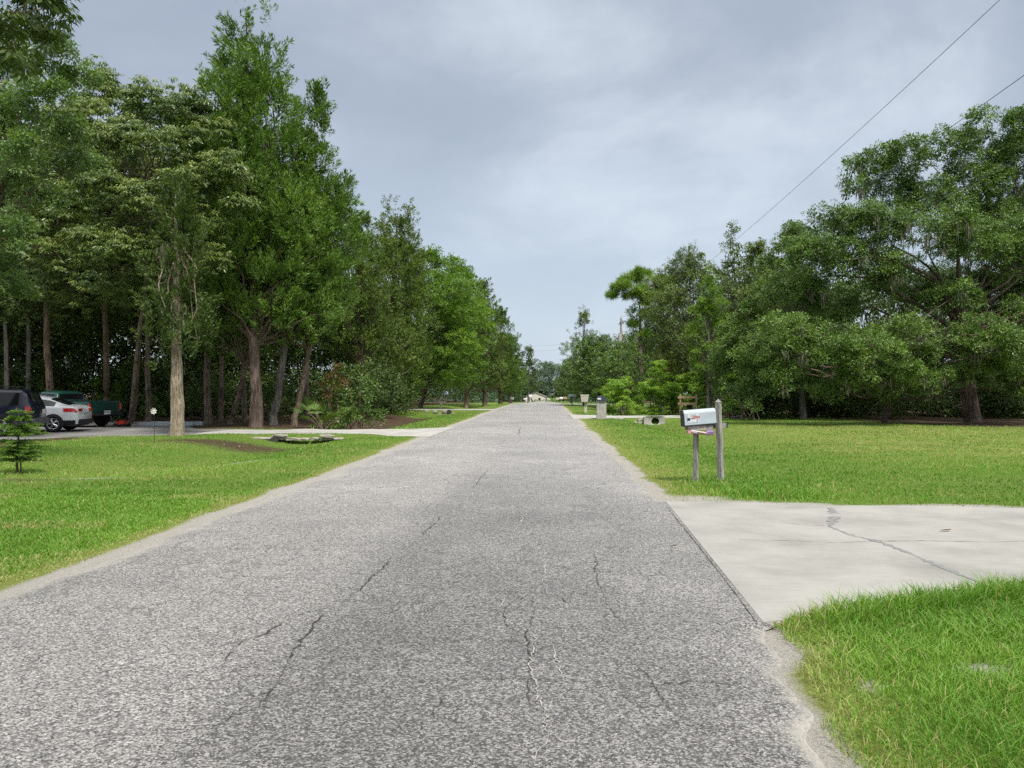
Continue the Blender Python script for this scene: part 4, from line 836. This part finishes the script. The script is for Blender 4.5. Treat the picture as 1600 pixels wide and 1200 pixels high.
def wheel(parent, x, y, r, rim='alloy', spokes=5):
    s = 1 if y > 0 else -1; wd = .21
    w_ = bpy.data.objects.new('wheel', None); COL.objects.link(w_); w_.parent = parent; w_.location = (x, y, r)
    def lathe(prof, mat, name, n=28):
        a = np.arange(n) * 2 * pi / n; P = np.array([[(rr * cos(t), yy * s, rr * sin(t)) for t in a] for rr, yy in prof]); k = len(prof)
        i = np.arange(k - 1)[:, None] * n; j = np.arange(n)[None]; j2 = (j + 1) % n
        MB().add(P.reshape(-1, 3), np.stack([i + j, i + j2, i + n + j2, i + n + j], -1).reshape(-1, 4)).build(name, mat, w_, True)
    lathe([(r * .66, -.02), (r * .68, .02), (r * .86, .035), (r * .97, .02), (r, -.02), (r, -wd + .03), (r * .95, -wd), (.03, -wd)], M['tyre'], 'tyre')
    lathe([(.001, -.06), (r * .64, -.06)], M['black'], 'spoke_shade_disc')  # plain black disc standing for the shade behind the spokes
    mb = MB(); n = 28; a = np.arange(n + 1) * 2 * pi / n
    ring = np.stack([np.cos(a), 0 * a, np.sin(a)], 1)
    mb.tube(ring * r * .64 + np.array([0, .0, 0]), r * .035, 6, cap=False)
    for q in range(spokes):
        for dlt in (-.13, .13):
            t = q * 2 * pi / spokes + dlt; mb.tube(np.array([[0, .012 * s, 0], [cos(t) * r * .35, .01 * s, sin(t) * r * .35], [cos(t * 1.0) * r * .64, 0, sin(t) * r * .64]]), [r * .06, r * .045, r * .05], 5)
    mb.tube(np.array([[0, -.03 * s, 0], [0, .025 * s, 0]]), r * .13, 10)
    mb.build('rim', M[rim], w_)
def arch(parent, B, x, r, side, rr=1.16):
    a = np.linspace(0, 2 * pi, 30, endpoint=False); P = []
    w_ = np.interp(x, B.st[:, 0], B.st[:, 4])
    for k in (0., .5, 1.):
        for t in a: P.append((x + cos(t) * r * rr * k, side * (w_ + .006), r + sin(t) * r * rr * k if r + sin(t) * r * rr * k > .2 else .2))
    P = np.array(P); n = 30; i = np.arange(2)[:, None] * n; j = np.arange(n)[None]; j2 = (j + 1) % n
    MB().add(P, np.stack([i + j, i + j2, i + n + j2, i + n + j], -1).reshape(-1, 4)).build('wheel_arch', M['black'], parent)
def rearplate(parent, x, z, y=0., txt='', tilt=0.):
    p = MB().box((x - .008, y, z), (.012, .32, .16)).build('licence_plate', M['plate'], parent)
    if txt: text_mesh(txt, .12, M['ink'], p, 'plate_number', (x - .016, y, z), (pi / 2, 0, -pi / 2), .003)
# white hatchback-like sedan
def car_white():
    r = thing('parked_car', 'white car with long red tail lights parked between the dark car and green pickup', 'car', (0, 0, 0))
    st = [(-2.22, .34, .80, .86, .74, .66), (-2.18, .30, .92, .99, .82, .70), (-2.05, .28, 1.0, 1.05, .87, .68), (-1.72, .26, 1.0, 1.12, .90, .64), (-1.1, .24, .98, 1.36, .91, .58), (-.5, .22, .96, 1.46, .91, .58), (.1, .22, .94, 1.47, .91, .58), (.45, .22, .93, 1.41, .91, .58), (1.15, .22, .92, 1.02, .90, .70), (1.7, .23, .84, .90, .88, .68), (2.05, .24, .68, .74, .80, .60), (2.2, .28, .5, .55, .66, .5)]
    B = Body(st); body = B.shell().build('body', M['white_paint'], r, True)
    for s in (1, -1):
        for a_, b_ in ((-1.38, -.36), (-.28, .92)): B.patch(a_, b_, s * 2.12, s * 2.88, .006, 14, 5).build('side_window', M['glass'], r, True)
    B.patch(-1.86, -1.15, -1.75, 1.75, .008).build('rear_window', M['glass'], r, True)
    B.patch(.5, 1.08, -1.8, 1.8, .008).build('windscreen', M['glass'], r, True)
    mb = MB(); B.patch(-2.21, 2.15, 5.0, 6.0, .012, 40, 4, mb); B.patch(-2.21, 2.15, -6.0, -5.0, .012, 40, 4, mb); mb.box((-2.215, 0, .38), (.05, 1.46, .2)); mb.box((0, 0, .27), (4.2, 1.66, .1)); mb.build('lower_trim', M['black'], r)
    for s in (1, -1):
        mb = MB(); B.patch(-2.19, -1.72, s * 3.25, s * 3.75, .014, 12, 4, mb); mb.box((-2.222, s * .55, .86), (.03, .40, .10)); mb.build('tail_light', M['red_lens'], r)
        for x in (-1.36, 1.36): arch(r, B, x, .33, s); wheel(r, x, s * .925, .33)
        h = MB(); h.box((.62, s * .97, .98), (.12, .18, .12)); h.build('wing_mirror', M['white_paint'], r)
    rearplate(r, -2.232, .70, 0, 'Y25 KTV')
    return r
cw = car_white(); cw.location = (-21.0, 31.1, .012); cw.rotation_euler = (0, 0, pi + .22)
def car_suv(paint, label, suf=''):
    r = thing('parked_car', label, 'car', (0, 0, 0))
    st = [(-2.22, .5, .98, 1.04, .72, .62), (-2.17, .42, 1.02, 1.22, .82, .66), (-2.02, .40, 1.04, 1.56, .86, .64), (-1.85, .38, 1.04, 1.68, .88, .66), (-.3, .36, 1.03, 1.74, .89, .66), (.25, .36, 1.02, 1.68, .89, .66), (.85, .36, 1.02, 1.12, .89, .74), (1.6, .38, .98, 1.03, .88, .72), (2.05, .42, .86, .9, .84, .66), (2.18, .46, .6, .65, .74, .5)]
    B = Body(st); B.shell().build('body', M[paint], r, True)
    for s in (1, -1):
        for a_, b_ in ((-1.88, -1.1), (-1.0, -.2), (-.1, .68)): B.patch(a_, b_, s * 2.12, s * 2.88, .006, 12, 5).build('side_window', M['glass'], r, True)
        B.patch(-2.19, -2.0, s * 2.9, s * 3.9, .012, 6, 5).build('tail_light', M['red_lens'], r)
        B.patch(-2.2, 2.1, s * 4.7, s * 6.0, .012, 40, 4).build('lower_cladding', M['grey_trim'], r)
        for x in (-1.25, 1.35): arch(r, B, x, .37, s, 1.2); wheel(r, x, s * .90, .37)
        MB().tube(np.array([[-1.6, s * .55, 1.70], [-1.5, s * .55, 1.77], [-.2, s * .55, 1.80], [.1, s * .55, 1.74]]), .016, 6).build('roof_rail', M['black'], r)
    mb = MB(); B.patch(-2.15, -2.0, -1.75, 1.75, .01, 6, 8, mb); mb.build('rear_window', M['glass'], r)
    MB().box((-2.25, 0, .54), (.12, 1.5, .20)).build('rear_bumper', M['grey_trim'], r)
    rearplate(r, -2.232, .86, -.38, '')
    return r
cs = car_suv('navy_paint', 'dark navy station wagon at the left edge of the photo, behind the sapling'); cs.location = (-20.6, 27.56, .012); cs.rotation_euler = (0, 0, pi + .295)
cv = car_suv('white_paint', 'white vehicle half hidden by bushes deep in the left woods'); cv.location = (-27.0, 50.5, .15); cv.rotation_euler = (0, 0, pi + .35)
def pickup():
    r = thing('pickup_truck', 'dark green pickup truck with closed tailgate parked beyond the white car', 'pickup truck', (0, 0, 0))
    st = [(-2.6, .52, 1.10, 1.14, .82, .80), (-2.57, .48, 1.14, 1.18, .88, .84), (-.62, .42, 1.12, 1.16, .89, .84), (-.58, .42, 1.12, 1.50, .89, .66), (-.5, .42, 1.10, 1.62, .89, .64), (.45, .42, 1.08, 1.64, .89, .64), (1.05, .42, 1.06, 1.12, .88, .72), (2.2, .44, .98, 1.02, .86, .70), (2.55, .46, .8, .84, .80, .60), (2.62, .5, .6, .64, .7, .5)]
    B = Body(st); B.shell().build('body', M['green_paint'], r, True)
    MB().box((-1.6, 0, 1.178), (1.86, 1.46, .012)).build('bed_shade_sheet', M['black'], r)  # flat black sheet standing for the shaded inside of the bed
    MB().box((-2.605, 0, .90), (.03, 1.5, .42)).box((-2.622, 0, 1.06), (.012, 1.40, .03)).build('tailgate', M['green_paint'], r)
    MB().box((-2.66, 0, .60), (.12, 1.66, .13)).build('rear_bumper', M['black'], r)
    mb = MB()
    mb.box((-.60, 0, 1.36), (.02, 1.16, .26)); mb.build('rear_window', M['glass'], r)
    for s in (1, -1):
        mb = MB(); B.patch(-.42, .86, s * 2.15, s * 2.88, .006, 16, 5).build('side_window', M['glass'], r)
        MB().box((-2.61, s * .80, .92), (.04, .11, .28)).build('tail_light', M['red_lens'], r)
        for x in (-1.5, 1.6): arch(r, B, x, .36, s); wheel(r, x, s * .89, .36)
    B.patch(.5, 1.0, -1.8, 1.8, .008).build('windscreen', M['glass'], r)
    rearplate(r, -2.72, .66, 0, 'AZTW 7')
    return r
pk = pickup(); H_ = np.array([-.95, .32]); rc = np.array([-19.75, 34.6]); c = rc + H_ * 2.6; pk.location = (c[0], c[1], .012); pk.rotation_euler = (0, 0, math.atan2(H_[1], H_[0]))

# red mower-like object by the pickup
o = thing('garden_mower', 'small red machine with wheels on the grass beside the pickup', 'mower', (-19.0, 34.6, 0))
MB().box((0, 0, .2), (.34, .3, .13)).box((.02, 0, .29), (.18, .2, .07)).build('body', M['red'], o)
for x in (-.2, .2):
    for y in (-.2, .2): MB().tube(np.array([[x, y - .03, .1], [x, y + .03, .1]]), .1, 12).build('wheel', M['tyre'], o)
MB().tube(np.array([[.15, -.15, .25], [.5, -.15, .75], [.5, .15, .75], [.15, .15, .25]]), .012, 6).build('handle', M['black'], o)

# pale boards
for k_, (x0, x1, y, lab) in enumerate([(218, 302, 36.4, 'long pale grey board lying on edge behind the shaggy trunk, nearer one'), (237, 317, 37.1, 'pale grey board lying behind the nearer board')]):
    xa, xb = (x0 - CX) / F * y, (x1 - CX) / F * y; cx = (xa + xb) / 2
    bd = MB().box((cx, y, float(gz(cx, y)) + .09), (xb - xa, .10, .18)).build('grey_board', M['rubber_pale']); tag(bd, lab, 'board', 'boards behind the shaggy trunk')

# flower stake
fx = (241 - CX) / F * 23.6; o = thing('flower_stake', 'white pinwheel flower on a thin black stake in the left lawn', 'garden ornament', (fx, 23.6, float(gz(fx, 23.6))))
MB().tube(np.array([[0, 0, 0], [.01, 0, .5], [0, 0, 1.0]]), .006, 6).build('stake', M['black'], o)
mb = MB()
for q in range(8):
    a = q * pi / 4 + .2; d = np.array([cos(a), -.25, sin(a)]); n_ = np.array([-sin(a), 0, cos(a)]) * .05; c0 = np.array([0, -.02, 1.02])
    mb.add(np.array([c0, c0 + d * .06 + n_ * .7, c0 + d * .11, c0 + d * .07 - n_ * .6 + np.array([0, -.02, 0])]), np.array([[0, 1, 2, 3]]))
mb.build('petals', M['cream'], o); MB().tube(np.array([[0, -.05, 1.02], [0, -.02, 1.02]]), .03, 10).build('flower_centre', M['paper_white'], o)

# sapling
def sapling():
    Y = 15.4; bx = (29 - CX) / F * Y; r = thing('conifer_sapling', 'small young conifer with layered branches and twin stems in the left lawn', 'sapling', (bx, Y, float(gz(bx, Y))))
    rng = np.random.default_rng(3); st = MB(); fo = MB()
    st.tube(np.array([[-.03, 0, -.05], [-.03, 0, .3], [.0, 0, .8], [.0, 0, 1.3]]), [.022, .02, .014, .004], 6); st.tube(np.array([[.05, 0, -.05], [.04, 0, .3], [.02, 0, .7]]), [.016, .014, .006], 6)
    for z in np.r_[np.linspace(.24, .95, 15) + rng.standard_normal(15) * .02, 1.04, 1.1, 1.2]:
        nb = 6 if z < 1 else 5; R = .52 * (1 - ((z - .55) / .75) ** 2) if z < 1 else .24
        for q in range(nb):
            a = q * 2 * pi / nb + rng.random(); d = np.array([cos(a), sin(a), 0]); ln = R * (.75 + .4 * rng.random()); t_ = np.linspace(0, 1, 9)
            P = np.array([0, 0, z]) + d * (t_ * ln)[:, None] + np.array([0, 0, 1.]) * (.05 * t_ + .06 * t_ ** 2 - .10 * t_ ** 3)[:, None] * (1.6 * rng.random() + .2)
            st.tube(P, np.linspace(.006, .002, 9), 4, cap=False)
            sd = np.array([-sin(a), cos(a), 0])
            k = 150; t2 = rng.random(k) * .92 + .08; B0 = np.stack([np.interp(t2, t_, P[:, c]) for c in range(3)], 1); sg = rng.choice([-1, 1], k)[:, None]
            B0 = B0 + sd * sg * (rng.random(k) * .09 * (1.1 - t2))[:, None] + rng.standard_normal((k, 3)) * .006
            dr = unit(d * .7 + sd * sg * .8 + rng.standard_normal((k, 3)) * .35 + np.array([0, 0, .25])); nn = unit(np.cross(dr, rng.standard_normal((k, 3)))) * .0055; L_ = (.035 + .03 * rng.random(k))[:, None]
            V = np.stack([B0, B0 + dr * L_ * .5 + nn, B0 + dr * L_, B0 + dr * L_ * .5 - nn], 1).reshape(-1, 3)
            fo.add(V, (np.arange(k) * 4)[:, None] + np.arange(4), (.15 + .55 * t2 + .3 * rng.random(k)).clip(0, 1))
    st.build('stem', M['bark_dark'], r); fo.build('needles', M['sapling'], r)
sapling()

# front mailbox
def mailbox_shape(mb, L_, W, Hh, n=10, x0=0.):
    a = np.linspace(0, pi, n); prof = [(-W / 2, 0)] + [(-W / 2 * cos(t), Hh - W / 2 * .55 + sin(t) * W / 2 * .55) for t in a] + [(W / 2, 0)]
    P = np.array([[(x, y, z) for (y, z) in prof] for x in (x0, x0 + L_)]); k = len(prof); i = np.arange(k - 1)
    mb.add(P.reshape(-1, 3), [np.stack([i, i + 1, i + 1 + k, i + k], 1), np.arange(k)[None][:, ::-1], (np.arange(k) + k)[None], np.array([[0, k, 2 * k - 1, k - 1]])])
Ym = 13.6; sc = Ym / F
def mx_(px): return (px - CX) * sc
def mz_(py): return EYE + (CY - py) * sc
mbx = thing('mailbox', 'pale blue-grey mailbox on weathered grey wooden posts beside the driveway', 'mailbox', (mx_(1127), Ym, 0))
bx0 = mx_(1127)
def post(xb, xt, y, zt, wd, name, taper=.9):
    mb = MB(); t_ = np.linspace(0, 1, 12); rng = np.random.default_rng(int(abs(xb) * 100))
    P = np.stack([xb + (xt - xb) * t_, np.full(12, y), -.2 + (zt + .2) * t_], 1); P[:, 0] += rng.standard_normal(12) * .002
    mb.tube(P, np.linspace(wd, wd * taper, 12) * .52, 4, .03, rng); return mb
pm = post(0, mx_(1122) - bx0, 0, mz_(628), .125, 'post'); pm.add(np.array([[mx_(1122) - bx0 - .05, -.05, mz_(628)], [mx_(1122) - bx0 + .05, -.05, mz_(628)], [mx_(1122) - bx0 + .05, .05, mz_(628)], [mx_(1122) - bx0 - .05, .05, mz_(628)], [mx_(1122) - bx0, 0, mz_(623)]]), np.array([[0, 1, 4], [1, 2, 4], [2, 3, 4], [3, 0, 4]]))
pm.build('post', M['wood_grey'], mbx)
post(mx_(1088) - bx0, mx_(1088) - bx0, .05, mz_(668), .105, 'post').build('post', M['wood_grey'], mbx)
arm = MB().box(((mx_(1072) + mx_(1137)) / 2 - bx0, .09, mz_(666.5)), (mx_(1137) - mx_(1072), .045, .085), 0, (0, radians(-3))); arm.box((mx_(1093) - bx0, -.06, mz_(668.3)), (.44, .04, .075), 0, (0, radians(-3))); arm.build('arm', M['wood_grey'], mbx)
MB().box((mx_(1137.5) - bx0, .09, mz_(664.3)), (.02, .05, .10)).build('arm_end_cap', M['black'], mbx)
boxo = bpy.data.objects.new('box', None); COL.objects.link(boxo); boxo.parent = mbx; boxo.location = (mx_(1068) - bx0, .0, mz_(666.5)); boxo.rotation_euler = (0, radians(-4.5), radians(3))
Lb, Wb, Hb = .56, .24, .285
mb = MB(); mailbox_shape(mb, Lb, Wb, Hb); mb.build('box_body', M['galv'], boxo)
mb = MB(); mailbox_shape(mb, .015, Wb * 1.05, Hb * 1.03, x0=-.017); mb.build('door', M['black'], boxo)
MB().box((Lb / 2, -Wb / 2 - .002, .012), (Lb, .008, .024)).build('bottom_rim', M['black'], boxo)
yf = -Wb / 2 - .003
MB().box((.155, yf, .14), (.20, .003, .15)).build('sticker', M['sticker'], boxo)
MB().box((.075, yf - .003, .125), (.05, .003, .045)).build('navy_patch', M['navy'], boxo)
mb = MB(); rng = np.random.default_rng(9)
for q in range(26):
    u_ = rng.random(); mb.box((.105 + .15 * u_, yf - .003 - q * .00004, .14 + rng.standard_normal() * .012 * (.3 + u_) + .01 * u_), (.05 + .03 * rng.random(), .0015, .004 + .008 * u_ * rng.random()), 0, (0, rng.standard_normal() * .15))
mb.box((.225, yf - .0048, .10), (.018, .0015, .03)); mb.build('faded_flag', M['redink'], boxo)
text_mesh('1241', .055, M['wood_grey'], boxo, 'house_number', (.155, yf - .003, .185), (pi / 2, 0, 0), .001)
# papers stuffed below the box
o = thing('paper_bundle', 'folded pink, white and violet papers stuffed below the front mailbox', 'papers', (mx_(1093), Ym - .08, mz_(676)))
MB().box((0, .0, .0), (.46, .12, .05), 0, (0, radians(5))).build('pink_paper', M['paper_pink'], o)
MB().box((-.02, -.03, .022), (.30, .10, .012), 0, (.1, radians(9))).box((-.12, -.05, .02), (.1, .06, .014), 0, (.3, .25)).build('white_paper', M['paper_white'], o)
MB().box((.16, -.035, .012), (.12, .10, .05), 0, (.2, -.1)).build('violet_paper', M['paper_violet'], o)
MB().tube(np.array([[.12, 0, -.02], [.13, -.01, -.09], [.125, 0, -.14]]), [.006, .010, .004], 5).build('dangling_strip', M['paper_white'], o)

# brick mailbox
Y = 45.6; s = Y / F; bx = (939.5 - CX) * s
o = thing('brick_mailbox', 'pale brick mailbox pillar with dark lid beside the second driveway', 'mailbox', (bx, Y, float(gz(bx, Y))))
hh = EYE + (CY - 626) * s
mb = MB()
for q in range(15):
    z0 = hh * q / 15; mb.box((0, 0, z0 + hh / 30), (.56 - (.0 if q % 2 else .008), .52, hh / 15 - .012), 0)
mb.box((0, 0, hh / 2), (.545, .505, hh - .02)); mb.build('brick_pillar', M['brick'], o)
mb = MB(); a = np.linspace(0, pi, 9); k = 9; P = np.array([[(-cos(t) * .31, y, hh + .02 + sin(t) * .30 * .95) for t in a] for y in (-.34, .30)]); i = np.arange(k - 1)
mb.add(P.reshape(-1, 3), [np.stack([i, i + 1, i + 1 + k, i + k], 1), np.arange(k)[::-1][None], (np.arange(k) + k)[None], np.array([[0, k, 2 * k - 1, k - 1]])]); mb.build('lid', M['roofdark'], o)
MB().box((-.14, -.35, hh + .13), (.20, .012, .09)).build('number_plaque', M['paper_white'], o)
MB().box((0, -.264, hh - .12), (.30, .01, .035)).build('newspaper_slot', M['black'], o)
# beige plastic mailbox
Y = 58; s = Y / F; bx = (915 - CX) * s; gzv = float(gz(bx, Y)); zt = EYE + (CY - 617.5) * s - gzv
o = thing('mailbox', 'beige plastic mailbox on a single post left of the brick pillar', 'mailbox', (bx, Y, gzv))
MB().box((0, 0, zt / 2 - .1), (.20, .16, zt - .3)).build('post', M['beige_plastic'], o)
v = np.array([[-.24, -.28, zt - .5], [.24, -.28, zt - .5], [.24, .28, zt - .5], [-.24, .28, zt - .5], [-.29, -.30, zt - .04], [.29, -.30, zt - .04], [.29, .30, zt - .04], [-.29, .30, zt - .04]]); v[:, 0] -= .08
MB().add(v, np.array([[3, 2, 1, 0], [4, 5, 6, 7], [0, 1, 5, 4], [1, 2, 6, 5], [2, 3, 7, 6], [3, 0, 4, 7]])).build('box', M['beige_plastic'], o)
MB().box((-.08, 0, zt - .0), (.62, .64, .07)).build('lid', M['cream'], o)
# simple far mailboxes
def far_mailbox(label, px, Y, top, mat, pmat, wd=.34, door=None, ln=.5):
    s = Y / F; bx = (px - CX) * s; z0 = float(gz(bx, Y)); zt = EYE + (CY - top) * s - z0
    o = thing('mailbox', label, 'mailbox', (bx, Y, z0), 0, 'mailboxes far along the road')
    MB().box((0, 0, (zt - .25) / 2), (.10, .10, zt - .25)).build('post', M[pmat], o)
    mb = MB(); mailbox_shape(mb, ln, wd * .75, .3, x0=-ln / 2); mb_o = mb.build('box', M[mat], o); mb_o.location = (0, 0, zt - .30)
    if door: MB().box((-ln / 2 - .01, 0, zt - .16), (.02, wd * .75, .26)).box((-ln / 2 + .08, -.14, zt - .17), (.18, .012, .22)).build('door', M[door], o)
far_mailbox('blue-grey mailbox with white door on a dark green post, right verge', 894, 88, 616, 'galv', 'greenblue', .5, 'paper_white', .95)
far_mailbox('small white mailbox left of the blue-grey one on the right verge', 877, 118, 620.5, 'white_paint', 'wood_grey', .4, None, .5)
far_mailbox('small grey mailbox farthest along the right verge', 871, 126, 621.5, 'beige_plastic', 'wood_grey', .4, None, .5)
far_mailbox('tan mailbox between the blue-grey and the white one on the right verge', 883, 104, 620, 'wood_tan', 'wood_tan', .4, None, .5)
far_mailbox('white mailbox on a white post at the far left verge', 829, 135, 617, 'white_paint', 'white_paint', .5, None, .6)
far_mailbox('low white mailbox on the far left verge nearer than the tall white post', 821, 125, 622, 'white_paint', 'wood_grey', .4, None, .6)
far_mailbox('white mailbox at the left verge before the last dark cedar', 800, 108, 621, 'white_paint', 'wood_grey', .4, None, .5)
far_mailbox('white post box standing by the maples at the left driveway', 689, 72, 628, 'white_paint', 'white_paint', .3, None, .2)

# culvert and headwalls
def rock_row(name, label, x0, x1, Y, h, mat, n=9, cat='headwall', pipe=None, dz=.0):
    rng = np.random.default_rng(int(Y)); cx = (x0 + x1) / 2; zb = float(gz((x0 + x1) / 2, Y)); o = thing(name, label, cat, (cx, Y, 0)); mb = MB()
    xs = np.linspace(x0, x1, n + 1)
    for a_, b_ in zip(xs[:-1], xs[1:]):
        for lv in range(1 + int(rng.random() < .35)):
            w_ = (b_ - a_) * (.7 + .6 * rng.random()); hh = h / 2 * (.8 + .35 * rng.random()); zz = float(gz((a_ + b_) / 2, Y + .5))
            c = np.array([(a_ + b_) / 2 - cx, rng.standard_normal() * .03, zz - h + h / 2 * lv + hh / 2 + .03 + dz])
            u = sphere(26, rng) ; 
            ph = np.linspace(.15, pi - .15, 5); th_ = np.arange(9) * 2 * pi / 9
            P = np.array([[(np.sign(cos(t) * sin(p)) * abs(cos(t) * sin(p)) ** .5 * w_ / 2, np.sign(sin(t) * sin(p)) * abs(sin(t) * sin(p)) ** .5 * .16, np.sign(cos(p)) * abs(cos(p)) ** .5 * hh / 2) for t in th_] for p in ph]) * (1 + .08 * rng.standard_normal((5, 9, 1))) + c
            i = np.arange(4)[:, None] * 9; j = np.arange(9)[None]; j2 = (j + 1) % 9
            mb.add(P.reshape(-1, 3), [np.stack([i + j, i + j2, i + 9 + j2, i + 9 + j], -1).reshape(-1, 4), np.arange(9)[None], (np.arange(9) + 36)[::-1][None]])
    mb.build('stonework', M[mat], o)
    if pipe is not None:
        px_, r_ = pipe; a = np.linspace(0, 2 * pi, 20)
        MB().tube(np.array([[px_ - cx, -.26, zb + r_ * .8], [px_ - cx, -.20, zb + r_ * .8]]), r_, 18).build('pipe_mouth', M['crack_dark'], o)
    return o
rock_row('stone_headwall', 'low rough stone headwall with dark pipe mouth below the left driveway', -10.8, -7.4, 28.3, .22, 'stone', 8, pipe=(-9.9, .16))
rock_row('stone_headwall', 'dark low stone headwall at the second left driveway', -11.7, -7.5, 66.6, .5, 'stone', 11, pipe=(-8.4, .2))
# right culvert: concrete mitred end with pipe
o = thing('concrete_culvert', 'pale concrete culvert end with round dark pipe under the second driveway', 'culvert', (6.3, 45.6, 0))
zc = -.30; mb = MB(); n = 26; a = np.arange(n) * 2 * pi / n; outer = []; inner = []
for t in a:
    c_, s_ = cos(t), sin(t); k_ = 1 / max(abs(c_) ** 8 + abs(s_) ** 8, 1e-6) ** (1 / 8)
    outer.append((c_ * k_ * .62, -.18, zc + .20 + s_ * k_ * .27)); inner.append((c_ * .23 + .05, -.10, zc + .16 + s_ * .20))
P = np.array(outer + inner + [(x, .3, z) for x, _, z in outer]); j = np.arange(n); j2 = (j + 1) % n
mb.add(P, [np.stack([j, j2, j2 + n, j + n], 1), np.stack([j + 2 * n, j2 + 2 * n, j2, j], 1)]); mb.build('concrete_end', M['conc_far'], o)
pi_ = np.array(inner); mb = MB(); P = np.concatenate([pi_, pi_ + np.array([0, 1.6, 0])]); mb.add(P, [np.stack([j, j2, j2 + n, j + n], 1), (j + n)[::-1][None]]); mb.build('pipe', M['black'], o)
rock_row('rubble_headwall', 'broken pale rubble between the culvert and the brick mailbox', 3.6, 5.6, 45.7, .30, 'conc_far', 7, 'rubble')

# wooden fence by the bright shrubs
Y = 51.9; s = Y / F; x0 = (1063 - CX) * s; o = thing('wooden_fence', 'short tan wooden rail fence beside the bright shrubs', 'fence', (x0, Y, 0))
for x in (0, (1088 - 1063) * s): MB().box((x, 0, .72), (.10, .10, 1.44)).build('post', M['wood_tan'], o)
for z in (1.22, .80): MB().box(((1074 - 1063) * s, -.07, z), ((1088 - 1058) * s, .04, .15)).build('rail', M['wood_tan'], o)

# utility poles and wires
def pole(x, Y, label, H=9.9):
    z0 = float(gz(x, Y)); o = thing('utility_pole', label, 'utility pole', (x, Y, z0), 0, 'poles carrying the overhead wires')
    MB().tube(np.array([[0, 0, -.3], [0, 0, H * .5], [0, 0, H]]), [.17, .15, .11], 12).build('pole', M['wood_grey'], o)
    MB().tube(np.array([[-.16, -.25, H - 2.6], [-.16, -.25, H - 1.8]]), .17, 12).build('transformer', M['beige_plastic'], o)
    MB().tube(np.array([[0, 0, H], [0, 0, H + .3]]), [.05, .04], 8).build('insulator', M['beige_plastic'], o)
pole(8.3, 87, 'grey wooden utility pole rising above the trees on the right side')
def wire(label, A, B_, sag, r=.006):
    t_ = np.linspace(0, 1, 40)[:, None]; P = np.array(A) * (1 - t_) + np.array(B_) * t_; P[:, 2] -= (4 * sag * t_ * (1 - t_))[:, 0]
    tag(MB().tube(P, r, 6).build('overhead_wire', M['wire']), label, 'wire', 'overhead power wires')
wire('highest overhead wire running from the top edge down to the pole', (8.3, -8, 10.1), (8.3, 87, 10.0), 1.8)
wire('second overhead wire entering at the right edge above the tall oak', (7.95, -8, 7.7), (8.25, 87, 7.9), 1.2)
wire('lowest overhead wire crossing in front of the oak crowns', (7.9, -8, 6.1), (8.25, 87, 6.7), 1.0, .007)
wire('upper of the two wires crossing over the far road', (8.3, 87, 7.6), (-16, 92, 6.9), .5)
wire('lower of the two wires crossing over the far road', (8.3, 87, 6.8), (-16, 92, 6.3), .35)

# far house
o = thing('house', 'small cream gabled house at the far end of the road', 'house', (-4.5, 432, float(gz(-4.5, 432))))
MB().box((-2, 3, 1.5), (11, 8, 3.0)).add(np.array([[-7.5, -1, 3], [3.5, -1, 3], [-2, -1, 5.2]]), np.array([[0, 1, 2]])).build('wall', M['cream'], o)
mb = MB()
for s_ in (-1, 1): mb.add(np.array([[-2, -1.5, 5.35], [-2 + s_ * 6.1, -1.5, 2.9], [-2 + s_ * 6.1, 7.4, 2.9], [-2, 7.4, 5.35], [-2, -1.5, 5.5], [-2 + s_ * 6.1, -1.5, 3.05], [-2 + s_ * 6.1, 7.4, 3.05], [-2, 7.4, 5.5]]), np.array([[3, 2, 1, 0], [4, 5, 6, 7], [0, 1, 5, 4], [1, 2, 6, 5], [2, 3, 7, 6]]))
mb.build('roof', M['beige_plastic'], o)
MB().box((-4.6, -1.03, 1.5), (1.2, .06, 1.4)).build('window', M['glass'], o); MB().box((.2, -1.03, 1.5), (1.2, .06, 1.4)).build('window', M['glass'], o)
it = [(-9 + k * 1.5, 426, float(gz(-5, 426)) + .5, 1.0, .7) for k in range(9)]
mb = MB(); foliage(mb, [(a, b, c, r, r, q) for a, b, c, r, q in it], 'far', rng, 1, 1); tag(mb.build('hedge', M['oak']), 'clipped dark green hedge in front of the far house', 'hedge')

# leaves and twigs on the paving
rng = np.random.default_rng(4)
for k_, (px, py, lab) in enumerate([(1477, 832, 'brown dead leaf lying on the driveway beyond the joint'), (1053, 857, 'small brown leaf lying on the road near the driveway edge')]):
    X, Yy = G(px, py); L_ = .07 if k_ == 0 else .035
    P = np.array([[-L_, 0, .004], [-.3 * L_, -.25 * L_, .012], [.6 * L_, -.2 * L_, .008], [L_, 0, .02], [.3 * L_, .25 * L_, .012], [-.5 * L_, .22 * L_, .006]]) + np.array([X, Yy, float(gz(X, Yy)) + .022])
    tag(MB().add(np.concatenate([P, P + [0, 0, .003]]), [np.arange(6)[None][:, ::-1], (np.arange(6) + 6)[None]]).build('fallen_leaf', M['rust']), lab, 'leaf')
P = np.array([G(px, py) for px, py in ((1549, 922), (1570, 919), (1586, 917), (1612, 916))]); P = np.c_[P, [.035, .045, .04, .05]]
tag(MB().tube(P, [.003, .006, .006, .004], 5).build('fallen_twig', M['bark_red']), 'thin brown twig lying on the driveway at the right edge', 'twig')
